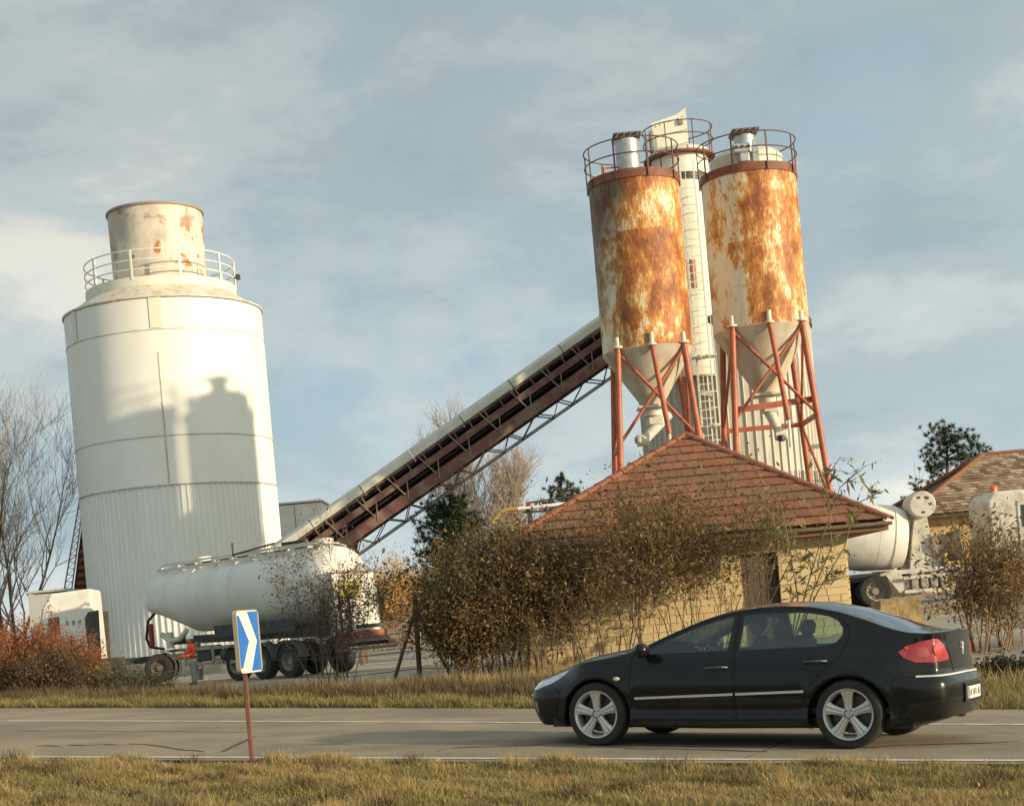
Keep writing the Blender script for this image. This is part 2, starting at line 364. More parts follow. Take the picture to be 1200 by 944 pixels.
patch_w = M('wheel_track_asphalt', (0.112, 0.102, 0.088), 0.85, c2=(.135, .12, .10), scale=.9, lo=.35, hi=.7)
def crack(pts, w, name='road_crack', mat=patch_m):
    vs = []; fs = []
    for i, (px, py) in enumerate(pts):
        p = hit(px, py); ww = w * (0.5 + rng.random()) * (0.4 if i in (0, len(pts) - 1) else 1)
        for sgn in (-1, 1): q = p + nrm * ww * sgn; vs.append((q.x, q.y, gz(q.x, q.y) + .004))
    for i in range(len(pts) - 1): fs.append((2 * i, 2 * i + 2, 2 * i + 3, 2 * i + 1))
    me = bpy.data.meshes.new(name); me.from_pydata(vs, [], fs); return tag(link(name, me, None, mat), kind='structure')
def jit(a, b, n, j): return [(a[0] + (b[0] - a[0]) * i / n, a[1] + (b[1] - a[1]) * i / n + rng.uniform(-j, j)) for i in range(n + 1)]
crack(jit((40, 874), (165, 872), 9, 1.2) + jit((175, 873), (240, 881), 5, .8), .035)
crack(jit((225, 886), (262, 880), 4, .5) + jit((270, 876), (300, 862), 3, .5), .05)
crack(jit((480, 886), (520, 878), 4, .5) + jit((530, 876), (640, 872), 6, .6), .045)
crack(jit((868, 890), (905, 876), 4, .4) + jit((912, 872), (935, 862), 3, .4), .06)
crack(jit((905, 878), (1195, 869), 14, .7), .03)
crack(jit((20, 856), (300, 858), 12, .5), .02)
crack(jit((640, 874), (900, 880), 12, .5), .03)

# grass and weeds: real blades
def blades(name, P, h, w, mat, lean=.5, kind='stuff', seed=1):
    r = np.random.default_rng(seed); n = len(P); a = r.uniform(0, 2 * np.pi, n); hh = h * r.uniform(.35, 1.3, n) * np.clip(.95 + .45 * np.sin(P[:, 0] * 3.1 + 2 * np.sin(P[:, 1] * 2.3)) * np.sin(P[:, 1] * 4.7 + P[:, 0] * .9) + .25 * np.sin(P[:, 0] * 11 + P[:, 1] * 7), .3, 1.7)
    la = r.uniform(0, 2 * np.pi, n); ll = hh * r.uniform(0, lean, n)
    dx, dy = np.cos(a) * w / 2, np.sin(a) * w / 2; V = np.zeros((n, 3, 3))
    V[:, 0] = P + np.stack([dx, dy, 0 * dx], 1); V[:, 1] = P - np.stack([dx, dy, 0 * dx], 1)
    V[:, 2] = P + np.stack([np.cos(la) * ll, np.sin(la) * ll, hh], 1)
    o = np_mesh(name, V.reshape(-1, 3), np.arange(n * 3).reshape(-1, 3), mat); return tag(o, kind=kind)
def scatter(n, fp, seed):
    r = random.Random(seed); out = []
    while len(out) < n:
        p = fp(r)
        if p is not None: out.append((p[0], p[1], gz(p[0], p[1]) - .03))
    return np.array(out)
def ptex(x, y, s, o=0): # cheap patchiness
    return .5 + .25 * (math.sin(x * s + o) * math.cos(y * s * 1.9 + o * 2) + math.sin((x * 1.7 + y * 2.3) * s * .7 + 1.3 + o) )
grass_mat = leaf_mat('verge_grass', [(0.22, 0.19, 0.075), (0.31, 0.25, 0.10), (0.15, 0.145, 0.05), (0.38, 0.30, 0.13), (0.24, 0.20, 0.075)], .3)
straw_mat = leaf_mat('dry_straw_grass', [(0.46, 0.34, 0.15), (0.37, 0.27, 0.12), (0.56, 0.42, 0.20), (0.30, 0.21, 0.10)], .3)
weed_mat = leaf_mat('dry_brown_weeds', [(0.12, 0.082, 0.045), (0.19, 0.13, 0.07), (0.075, 0.055, 0.034), (0.24, 0.17, 0.09)], .2)
def near_strip(r):
    x = r.uniform(-7.5, 7); ymax = nl0.y + (x - nl0.x) * (nl1.y - nl0.y) / (nl1.x - nl0.x) - .40
    y = ymax - 6.2 * r.random() ** 1.15
    return (x, y + .12 * math.sin(x * 9) * r.random())
def near_g(r):
    p = near_strip(r); return p if r.random() < .25 + .75 * ptex(p[0], p[1], 1.3) else None
def near_s(r):
    p = near_strip(r); return p if ptex(p[0], p[1], 1.1, 2.2) > .38 + .3 * r.random() else None
blades('verge_grass', scatter(170000, near_g, 1), .060, .012, grass_mat, 1.3, seed=1)
blades('dry_grass', scatter(60000, near_s, 2), .066, .011, straw_mat, 1.6, seed=2)
def tuft_band(r):
    x = r.uniform(-7.5, 7); ymax = nl0.y + (x - nl0.x) * (nl1.y - nl0.y) / (nl1.x - nl0.x) - .18
    return (x, ymax - .12 - abs(r.gauss(0, .12))) if ptex(x, 0, 2.3) > .55 else None
blades('edge_tufts', scatter(9000, tuft_band, 3), .085, .012, straw_mat, .8, seed=3)
def far_strip(r):
    x = r.uniform(-16, 14); return (x, yfar(x) - .05 + (1.9 if x < 4 else 3.7) * r.random())
blades('far_verge_grass', scatter(90000, far_strip, 4), .16, .022, grass_mat, .9, seed=4)
def weeds(r):
    x = r.uniform(-17, 1.5); return (x, yfar(x) + 1.7 + 2.6 * r.random())
blades('dry_weeds', scatter(60000, weeds, 5), .28, .020, weed_mat, .7, seed=5)
def weeds_g(r):
    x = r.uniform(-17, 14); d = 3.5 * r.random(); return (x, yfar(x) + 2.2 + d) if ptex(x, d, 1.5, 4) > .5 else None
blades('green_weeds', scatter(22000, weeds_g, 6), .24, .022, grass_mat, .8, seed=6)
def edge_weeds(r):
    x = r.uniform(-17, 16); return (x, yfar(x) + 5.2 - 2.2 * sst(4, 9, x) + abs(r.gauss(0, .9)))
blades('yard_edge_weeds', scatter(26000, edge_weeds, 18), .26, .022, straw_mat, .8, seed=18)
def yard_tufts(r):
    x = r.uniform(6, 22); y = r.uniform(30, 44); return (x, y) if ptex(x, y, 1.1, 1) > .68 and y > yfar(x) + 6 else None
blades('yard_weeds', scatter(9000, yard_tufts, 8), .16, .03, straw_mat, .8, seed=8)

def clump_fp(r):
    cx, cy = CL[int(r.random() * len(CL))]; return (cx + r.gauss(0, .07), cy + r.gauss(0, .05))
_r = random.Random(44); CL = [near_strip(_r) for _ in range(130)]
blades('dry_weed_clumps', scatter(16000, clump_fp, 23), .11, .011, weed_mat, 1.0, seed=23)
CL = [near_strip(_r) for _ in range(90)]
blades('straw_clumps', scatter(12000, clump_fp, 24), .13, .010, straw_mat, 1.1, seed=24)
def leaves_fp(r): return near_strip(r)
LP = scatter(160, leaves_fp, 21); LP[:, 2] += .075
FALLEN = LP
# ------------------------------------------------------------ plants
def seg_mesh(name, segs, mat, parent=None, n=3, kind=None):
    A = np.array([s[0] for s in segs], float); B = np.array([s[1] for s in segs], float)
    ra = np.array([s[2] for s in segs]); rb = np.array([s[3] for s in segs]); D = B - A; D /= np.linalg.norm(D, axis=1, keepdims=True) + 1e-9
    ref = np.where(np.abs(D[:, 2:3]) > .9, np.array([[1., 0, 0]]), np.array([[0, 0, 1.]])); U = np.cross(D, ref); U /= np.linalg.norm(U, axis=1, keepdims=True); Wv = np.cross(D, U)
    k = len(segs); V = np.zeros((k, 2 * n, 3))
    for j in range(n):
        t = 2 * math.pi * j / n; o = U * math.cos(t) + Wv * math.sin(t); V[:, j] = A + o * ra[:, None]; V[:, n + j] = B + o * rb[:, None]
    base = (np.arange(k) * 2 * n)[:, None, None]
    Fq = np.array([[j, (j + 1) % n, n + (j + 1) % n, n + j] for j in range(n)])[None] + base
    o = np_mesh(name, V.reshape(-1, 3), Fq.reshape(-1, 4), mat, parent)
    o.data.polygons.foreach_set('use_smooth', [True] * len(o.data.polygons))
    if kind: o['kind'] = kind
    return o
def leaf_mesh(name, P, size, mat, parent=None, aspect=.45, seed=1, droop=0.0, kind=None):
    r = np.random.default_rng(seed); n = len(P); P = np.asarray(P, float); a = r.normal(size=(n, 3)); a[:, 2] -= droop; a /= np.linalg.norm(a, axis=1, keepdims=True)
    b = np.cross(a, r.normal(size=(n, 3))); b /= np.linalg.norm(b, axis=1, keepdims=True); s = size * np.clip(r.lognormal(0, .45, (n, 1)), .35, 2.4)
    V = np.stack([P - a * s * .5, P + b * s * aspect * .5, P + a * s * .5, P - b * s * aspect * .5], 1)
    o = np_mesh(name, V.reshape(-1, 3), np.arange(n * 4).reshape(-1, 4), mat, parent)
    if kind: o['kind'] = kind
    return o
tag(leaf_mesh('fallen_leaves', FALLEN, .032, leaf_mat('fallen_leaf', [(.42, .20, .06), (.30, .14, .05), (.5, .30, .1)], .1), None, .6, 31), kind='stuff')
def grow(r, p, d, L_, rad, lev, segs, tips, up=.25, wob=.25, ang=(25, 55), kids=(3, 5), shrink=.62, nseg=4, minr=.004):
    p = Vector(p); d = Vector(d).normalized(); st = L_ / nseg; nodes = []
    for i in range(nseg):
        d = (d + Vector((r.gauss(0, wob), r.gauss(0, wob), r.gauss(0, wob))) * .5 + Vector((0, 0, up)) * .3).normalized()
        q = p + d * st; r0 = rad * (1 - .75 * i / nseg); r1 = rad * (1 - .75 * (i + 1) / nseg)
        segs.append((p[:], q[:], max(r0, minr), max(r1, minr * .8))); nodes.append((q, d, r1)); p = q
        if lev == 0: tips.append(q[:])
    if lev > 0:
        for k in range(r.randint(*kids)):
            q, dd, rr = nodes[min(nseg - 1, max(0, int(r.triangular(0, nseg, nseg * .7))))]
            a = R(r.uniform(*ang)); ax = dd.orthogonal().normalized(); ax.rotate(Matrix.Rotation(r.uniform(0, 6.283), 3, dd))
            nd = dd.copy(); nd.rotate(Matrix.Rotation(a, 3, ax))
            grow(r, q, nd, L_ * shrink * r.uniform(.7, 1.15), max(rr * .7, minr), lev - 1, segs, tips, up, wob, ang, kids, shrink, nseg, minr)
bark = M('grey_brown_bark', (0.16, 0.12, 0.085), 0.9, c2=(.09, .07, .05), scale=6)
twig_pale = M('pale_twigs', (0.40, 0.33, 0.27), 0.9, c2=(.30, .23, .18), scale=2)
twig_brown = M('brown_twigs', (0.15, 0.095, 0.06), 0.9, c2=(.22, .15, .09), scale=2)
twig_red = M('red_brown_twigs', (0.36, 0.13, 0.05), 0.9, c2=(.24, .09, .045), scale=2)
twig_dark = M('dark_twigs', (0.085, 0.065, 0.042), 0.9, c2=(.13, .10, .06), scale=2)
def bare_tree(px, py, Y, h, label, seed, mat, spread=.4, stems=1, group=None, name='bare_tree', rad=.12, kids=(4, 6), lev=4, ang=(18, 42), shr=.6):
    b = W(px, py, Y); b.z = gz(b.x, b.y) - .05; t = empty(name, b, label, 'tree', group); r = random.Random(seed); tr = []; cr = []; tips = []
    for k in range(stems):
        d = Vector((r.uniform(-spread, spread) * .5, r.uniform(-spread, spread) * .5, 1)); p = Vector((r.uniform(-.3, .3) * (stems > 1), r.uniform(-.2, .2) * (stems > 1), 0)); H = h * .62 * r.uniform(.85, 1); ns = 7; rr = rad
        for i in range(ns):
            d = (d + Vector((r.gauss(0, .06), r.gauss(0, .06), .05))).normalized(); q = p + d * H / ns; r1 = rad * (1 - .8 * (i + 1) / ns)
            tr.append((p[:], q[:], rr, r1)); p = q; rr = r1
            if i >= 1:
                for _ in range(2 if i < 5 else 3):
                    a = r.uniform(0, 6.283); s = R(r.uniform(*ang)); nd = Vector((math.cos(a) * math.sin(s), math.sin(a) * math.sin(s), math.cos(s)))
                    grow(r, q, nd, h * .26 * r.uniform(.7, 1.1) * (1 - .05 * i), r1 * .55 + .01, lev - 2, cr, tips, .5, .22, (18, 45), kids, shr, 4, .006 if Y < 80 else .011)
    seg_mesh('trunk', tr, bark if mat is not twig_pale else mat, t, 6); seg_mesh('crown', cr, mat, t, 3); return t
def pine(px, py, Y, h, w, label, seed, cols, name='pine_tree', full=1.0, low=.25, group=None):
    b = W(px, py, Y); b.z = gz(b.x, b.y) - .05; t = empty(name, b, label, 'tree', group); r = random.Random(seed); tr = []; br = []; tuft = []
    p = Vector((0, 0, 0)); n = 9
    for i in range(n):
        q = Vector((r.gauss(0, .05) * w * .3, r.gauss(0, .05) * w * .3, h * (i + 1) / n)); tr.append((p[:], q[:], .16 * (1 - i / n) + .03, .16 * (1 - (i + 1) / n) + .03)); p = q
    nb = int(46 * full)
    for i in range(nb):
        f = low + (1 - low) * (i + r.random()) / nb; z = f * h * .93; g_f = (f - low) / (1 - low); rr = w * .5 * math.sqrt(max(.03, 1 - (g_f * 1.35 - .40) ** 2)) * r.uniform(.5, 1.12); a = r.uniform(0, 6.283)
        p0 = Vector((0, 0, z - .2)); p1 = Vector((math.cos(a) * rr, math.sin(a) * rr, z + rr * r.uniform(.1, .6))); br.append((p0[:], p1[:], .035, .012))
        for k in range(9):
            s = r.uniform(.35, 1); q = p0.lerp(p1, s) + Vector((r.gauss(0, .16), r.gauss(0, .16), r.gauss(.05, .16))) * w * .32; tuft.append(q)
            br.append((p0.lerp(p1, s)[:], q[:], .012, .006))
    r2 = np.random.default_rng(seed); T = np.array([x[:] for x in tuft]); m = 34
    Q = np.repeat(T, m, 0); D = r2.normal(size=Q.shape); D[:, 2] += .5; D /= np.linalg.norm(D, axis=1, keepdims=True); ln = r2.uniform(.12, .26, (len(Q), 1)) * (w / 4) ** .5
    Sx = np.cross(D, r2.normal(size=Q.shape)); Sx /= np.linalg.norm(Sx, axis=1, keepdims=True)
    V = np.stack([Q + Sx * .016, Q - Sx * .016, Q + D * ln], 1).reshape(-1, 3)
    seg_mesh('trunk', tr, bark, t, 6); seg_mesh('branches', br, twig_dark, t, 3)
    np_mesh('crown', V, np.arange(len(V)).reshape(-1, 3), leaf_mat('needles_' + str(seed), cols, .2), t); return t
def bush(px, Y, h, w, label, seed, tmat, lcols, nstem=26, leaf=.055, nleaf=4, lev=2, name='bush', cat='bush', group=None, up=.35, flare=.6, dens=1, depth=None, thick=.016, jitter=.12, droop=0.0, aspect=.45, trans=.3, low=1.0, thr=1.7):
    u, _ = UV(px, 760); x = u * Y; z = gz(x, Y); t = empty(name, (x, Y, z - .05), label, cat, group); r = random.Random(seed); segs = []; tips = []; dp = depth or w * .6
    for k in range(nstem):
        a = r.uniform(0, 6.283); rr = math.sqrt(r.random()); p = Vector((math.cos(a) * rr * w * .30, math.sin(a) * rr * dp * .30, 0))
        d = Vector((math.cos(a) * rr * flare * w / max(h, .1), math.sin(a) * rr * flare * dp / max(h, .1), 1))
        grow(r, p, d, h * .62 * r.uniform(.7, 1.05), thick * r.uniform(.7, 1.4), lev, segs, tips, up, .3, (20, 55), (3, 5), .55, 4, .0048)
    seg_mesh('branches', segs, tmat, t, 3)
    if nleaf:
        P = []
        for q in tips:
            for _ in range(nleaf):
                if r.random() < dens * (low if q[2] < thr + .35 * math.sin(q[0] * 3.3 + seed) else 1.0): P.append((q[0] + r.gauss(0, jitter), q[1] + r.gauss(0, jitter), max(.03, q[2] + r.gauss(0, jitter))))
        leaf_mesh('foliage', P, leaf, leaf_mat(label[:20].replace(' ', '_'), lcols, trans), t, aspect, seed, droop)
    return t
# ------------------------------------------------------------ white storage tower, left
TS = 67.2 / 62.0
TX, TY = -12.96 * TS, 62.0 * TS
tw = empty('storage_silo', (TX, TY, gz(TX, TY)), 'large white cylindrical silo with corrugated lower skirt and rusty stack on top', 'silo'); tw.scale = (TS, TS, TS)
def flute(r, z0, z1, n, amp, name, mat, parent, duty=.3, ry=None, th0=0.0):
    vs = []; fs = []; k = 0; pts = []
    for i in range(n):
        a = 2 * math.pi * i / n; s = 2 * math.pi / n
        for f, rr in ((0, r), (1 - duty - .12, r), (1 - duty + .0, r + amp), (1 - .12, r + amp)): pts.append((rr * math.cos(a + s * f), rr * math.sin(a + s * f)))
    m = len(pts); vs = [(x, y, z0) for x, y in pts] + [(x, y, z1) for x, y in pts]
    fs = [(i, (i + 1) % m, m + (i + 1) % m, m + i) for i in range(m)]
    b = MB(); b.add(vs, fs); return b.build(name, mat, parent)
flute(3.86, -0.3, 7.25, 104, .05, 'corrugated_skirt', clad_white, tw)
for z0, z1, r in ((7.25, 9.12, 3.90), (9.12, 13.15, 3.905), (13.15, 14.36, 3.90)):
    MB().lathe([(r, z0 + .015), (r, z1 - .015)], 128).build('shell_course', white_paint, tw, 40)
seam_m = M('seam_grey', (.50, .48, .42), .6, c2=(.36, .32, .27), scale=2)
for z, r, h in ((7.25, 3.925, .05), (9.12, 3.922, .035), (13.15, 3.92, .03)):
    MB().lathe([(3.86, z - h / 2), (r, z - h / 2), (r, z + h / 2), (3.86, z + h / 2)], 128).build('seam_flange', seam_m, tw, 30)
roof_w = M('weathered_cone_roof', (.66, .62, .52), .7, c2=(.42, .32, .22), scale=2.2, lo=.45, hi=.72)
MB().lathe([(3.88, 14.36), (3.96, 14.38), (3.96, 14.44), (3.7, 14.52), (2.9, 15.1), (2.9, 15.15)], 96).build('cone_roof', roof_w, tw, 50)
def stain_white(name, seed):
    m = M(name, (.66, .60, .50), .65, c2=(.48, .40, .34), scale=1.1, lo=.44, hi=.62, stretch=(1, 1, .7)); nt = m.node_tree; b = nt.nodes['Principled BSDF']
    src = b.inputs['Base Color'].links[0].from_socket; o = [n for n in nt.nodes if n.type == 'TEX_COORD'][0].outputs['Object']
    f = ramp_(nt, noise_(nt, o, 1.1, 7, .6, (1.2, 1.2, .9), (seed, 1, 2)), [(.575, 0), (.60, 1)], 'LINEAR'); c = mix_(nt, f, src, (.42, .17, .045))
    f = ramp_(nt, noise_(nt, o, .9, 8, .65, (1, 1, 1.2), (3, seed, 7)), [(.60, 0), (.63, .8)]); c = mix_(nt, f, c, (.36, .26, .21)); nt.links.new(c, b.inputs['Base Color']); return m
MB().lathe([(1.84, 15.0), (1.87, 18.50)], 80).build('stack', stain_white('flaking_stack_paint', 2.0), tw, 50)
MB().lathe([(1.81, 18.48), (1.93, 18.48), (1.93, 18.57), (1.79, 18.57), (1.77, 17.0)], 80).build('stack_rim', M('stack_rim', (.30, .24, .19), .7), tw, 40)
MB().lathe([(2.0, 15.02), (2.92, 15.02), (2.97, 15.06), (2.97, 15.42), (2.9, 15.42), (2.9, 15.12), (2.0, 15.12)], 96).build('platform', M('platform_paint', (.74, .70, .58), .6, c2=(.45, .33, .22), scale=2, lo=.55, hi=.8), tw, 35)
rl = MB()
for z in (15.72, 16.08, 16.46): rl.path([(2.95 * math.cos(a), 2.95 * math.sin(a), z) for a in [2 * math.pi * i / 64 for i in range(64)]], .026, 6, True)
rl.build('guard_rail', M('rail_paint', (.72, .70, .64), .5), tw, 60)
rp = bpy.data.materials['rail_paint']
for k in range(10):
    a = 2 * math.pi * (k + .25) / 10; w = .10 if k in (6,) else .055
    MB().box(2.97 * math.cos(a), 2.97 * math.sin(a), 15.9, .05, w * 1.3, 1.16, Matrix.Rotation(a, 3, 'Z')).build('rail_post', rp, tw)
for k in range(16):
    a = 2 * math.pi * (k + .5) / 16; MB().bar((2.75 * math.cos(a), 2.75 * math.sin(a), 15.04), (3.3 * math.cos(a), 3.3 * math.sin(a), 14.66), .06).build('platform_bracket', roof_w, tw)
a0 = R(-83)
bb = MB()
for i in range(26): z = 7.5 + i * .115; bb.box(3.915 * math.cos(a0), 3.915 * math.sin(a0), z, .05, .03, .05)
bb.box(3.905 * math.cos(a0), 3.905 * math.sin(a0), 9.8, .03, .03, 5.0); bb.build('bolted_seam', seam_m, tw)
csm = M('cream_strip', (.72, .69, .57), .5)
for ca0, ca1 in ((-86, -79), (-141, -136)): MB().lathe([(3.93, 13.2), (3.93, 14.36)], 5, a0=R(ca0), a1=R(ca1)).build('cover_strip', csm, tw)
fl = MB(); fl.box(3.12, 0, 15.75, .16, .25, .18); fl.tube((2.97, 0, 15.75), (3.1, 0, 15.7), .03); fl.build('floodlight', dark_steel, tw)
MB().lathe([(3.9, 0), (4.15, 0), (4.15, .55), (3.9, .62)], 64).build('concrete_base', M('concrete', (.36, .34, .30), .9, c2=(.26, .24, .2), scale=3), tw, 30)

# ------------------------------------------------------------ inclined belt conveyor
def lerp(a, b, t): return a + (b - a) * t
CY = 56.0; ca = math.atan(.578)
A = Vector((4.4, CY, 11.9 + .578 * .27)); B = A + Vector((-math.cos(ca), 0, -math.sin(ca))) * 17.6
cv = empty('belt_conveyor', (B.x, CY, gz(B.x, CY)), 'long inclined covered belt conveyor in brown red steel under a pale roof strip', 'conveyor')
O = Vector((B.x, CY, gz(B.x, CY))); dv = (A - B).normalized(); dn = Vector((math.sin(ca), 0, -math.cos(ca))); LN = (A - B).length
def cp(t, n, y=0.0): return (B - O) + dv * (t * LN) + dn * n + Vector((0, y, 0))
pale_strip = M('conveyor_cover', (.62, .61, .54), .5, c2=(.50, .48, .40), scale=1.5)
k = 0; npan = 8
for i in range(npan):
    m = MB(); t0, t1 = i / npan + .001, (i + 1) / npan - .001; pr = [(-.62, .34), (-.60, .12), (-.40, -.02), (0, -.06), (.40, -.02), (.60, .12), (.62, .34)]
    vs = [cp(t0, n, y) for y, n in pr] + [cp(t1, n, y) for y, n in pr] + [cp(t0, n + .03, y * .96) for y, n in pr] + [cp(t1, n + .03, y * .96) for y, n in pr]
    q = len(pr); fs = [(j, j + 1, q + j + 1, q + j) for j in range(q - 1)] + [(2 * q + j, 3 * q + j, 3 * q + j + 1, 2 * q + j + 1) for j in range(q - 1)]
    fs += [(0, 2 * q, 2 * q + 1, 1)] + [(0, q, 3 * q, 2 * q), (q - 1, 3 * q - 1, 4 * q - 1, 2 * q - 1)]
    m.add(vs, fs).build('cover_panel', pale_strip, cv, 40)
for y in (-.52, .52):
    MB().bar(cp(0, .42, y), cp(1, .42, y), .05, .06).build('side_rail', brown_steel, cv)
    MB().bar(cp(0, .80, y), cp(1, .80, y), .09, .24).build('main_beam', brown_steel, cv)
    MB().bar(cp(0, 1.42, y), cp(1, 1.40, y), .09, .40).build('lower_beam', brown_steel, cv)
spn = M('conveyor_side_sheet', (.075, .042, .036), .75, c2=(.045, .03, .028), scale=3)
for i in range(16): MB().bar(cp(i / 16 - .001, .98, .45 + .004 * (i % 2)), cp((i + 1) / 16 + .001, .98, .45 + .004 * (i % 2)), .03, 1.22).build('side_sheet', spn, cv)
belt = M('belt_rubber', (.022, .020, .019), .8)
MB().bar(cp(0, .52, 0), cp(1, .52, 0), .80, .05).build('belt', belt, cv); MB().bar(cp(0, 1.02, 0), cp(1, 1.02, 0), .80, .04).build('return_belt', belt, cv)
MB().bar(cp(0, 1.30, .1), cp(1, 1.30, .1), .75, .05).build('walkway', M('walkway_grating', (.075, .06, .05), .7, c2=(.14, .12, .10), scale=5), cv)
for i in range(26):
    t = (i + .5) / 26; m = MB()
    m.bar(cp(t, .34, -.55), cp(t, .72, -.55), .10, .05); m.bar(cp(t, .34, .55), cp(t, .72, .55), .10, .05); m.bar(cp(t, .66, -.5), cp(t, .66, .5), .06); m.build('idler_bracket', brown_steel, cv)
pale_bar = M('pale_brown_bar', (.24, .16, .12), .6, c2=(.3, .22, .16), scale=5)
for i in range(13):
    t = (i + .6) / 13; MB().bar(cp(t, .36, -.60), cp(t + .012, 1.30, -.60), .055, .04).build('hanger', pale_bar, cv)
    MB().bar(cp(t + .03, .92, -.58), cp(t + .012, 1.5, -.58), .035).build('brace', pale_bar, cv)
    MB().bar(cp(t, 1.42, -.5), cp(t, 1.42, .5), .10, .16).build('cross_beam', brown_steel, cv)
nt_ = 8
for y in (-.35, .35):
    for i in range(nt_):
        a, b = (i + .05) / nt_, (i + .95) / nt_; m = (a + b) / 2
        MB().bar(cp(a, 1.56, y), cp(a + .03, 2.02, y), .045).build('truss_bar', dark_steel, cv); MB().bar(cp(a + .03, 2.02, y), cp(m, 1.60, y), .035).build('truss_bar', dark_steel, cv)
        MB().bar(cp(m, 1.60, y), cp(m + .02, 2.02, y), .045).build('truss_bar', dark_steel, cv); MB().bar(cp(m + .02, 2.02, y), cp(b + .01, 1.58, y), .035).build('truss_bar', dark_steel, cv)
    MB().bar(cp(.0, 2.03, y), cp(1, 2.03, y), .06, .05).build('bottom_chord', dark_steel, cv)
for i in range(2 * nt_):
    t = (i + .5) / (2 * nt_); MB().bar(cp(t, 2.03, -.35), cp(t, 2.03, .35), .04).build('truss_bar', dark_steel, cv)
for tt_ in (.30, .62):       # trestle legs behind the trailer and the shrubs
    for y in (-.5, .5):
        p = cp(tt_, 1.5, y); MB().bar(p, Vector((p.x, y * 2.0, -.3)), .12).build('leg', brown_steel, cv) if tt_ < .4 else None

# left conveyor end behind the white silo
lc = empty('loading_conveyor', (-20.3, 69, gz(-20.3, 69)), 'steep red ribbed conveyor with lattice side behind the left edge of the white silo', 'conveyor'); zl = gz(-20.3, 69)
p0 = W(66, 745, 68) - Vector((-20.3, 69, zl)); p1 = W(100, 545, 71) - Vector((-20.3, 69, zl)); q0 = p0 + Vector((3.0, 0, 0)); q1 = p1 + Vector((.8, .6, 0))
rd = M('red_brown_panels', (.30, .085, .05), .7, c2=(.19, .06, .04), scale=3)
for i in range(22):
    t = (i + .5) / 22; a = p0.lerp(p1, t) + Vector((.55 * (1 - t) + .12, .1, 0)); b = q0.lerp(q1, t)
    MB().bar(a, b, .10, .17).build('rib', rd, lc)
MB().add([p0 + Vector((.45, .25, 0)), q0 + Vector((0, .25, 0)), q1 + Vector((0, .25, 0)), p1 + Vector((.1, .25, 0)), p0 + Vector((.45, .32, 0)), q0 + Vector((0, .32, 0)), q1 + Vector((0, .32, 0)), p1 + Vector((.1, .32, 0))], [(0, 1, 2, 3), (7, 6, 5, 4), (0, 3, 7, 4), (1, 5, 6, 2), (0, 4, 5, 1), (3, 2, 6, 7)]).build('back_panel', M('dark_red_panel', (.14, .04, .028), .8), lc)
gp = M('lattice_grey', (.42, .36, .33), .6)
for off in (0.0, .42):
    MB().bar(p0 + Vector((off, 0, 0)), p1 + Vector((off * .3, 0, 0)), .05).build('side_rail', gp, lc)
lt = MB()
for i in range(26):
    t = i / 26; t2 = (i + 1) / 26; lt.bar(p0.lerp(p1, t) + Vector((0, 0, 0)), p0.lerp(p1, t2) + Vector((.42 * (1 - t2) + .12 * t2, 0, 0)), .03); lt.bar(p0.lerp(p1, t2) + Vector((.42 * (1 - t2) + .12 * t2, 0, 0)), p0.lerp(p1, t2), .03)
lt.build('lattice', gp, lc)

# grey box buildings behind
def shed(name, cx, cy, w, d, h, mat, label, ridge=.0, rmat=None):
    z = gz(cx, cy); t = empty(name, (cx, cy, z), label, 'building'); MB().box(0, 0, h / 2 - .1, w, d, h + .2).build('wall', mat, t)
    n = int(w / .9)
    for i in range(1, n): MB().box(-w / 2 + i * w / n, -d / 2 - .012, h / 2, .04, .02, h - .1).build('panel_joint', grey_metal, t)
    MB().box(0, 0, h + .1, w + .12, d + .12, .10, None, .02).build('roof', rmat or mat, t); return t
gw = M('grey_cladding_wall', (.66, .66, .62), .7, c2=(.58, .58, .54), scale=1.5)
pA = W(325, 590, 74); pB = W(372, 588, 74)
shed('plant_building', (pA.x + pB.x) / 2 - .2, 76, pB.x - pA.x + .7, 3.5, pB.z - gz(-9, 70), gw, 'plain grey box building between the white silo and the conveyor foot')
pA = W(28, 697, 62); pB = W(70, 697, 62)
shed('site_cabin', (pA.x + pB.x) / 2, 64, pB.x - pA.x, 3, pA.z - gz(-19, 64), M('pale_cabin', (.46, .46, .43), .7), 'low pale grey cabin behind the red brown hedge at far left')

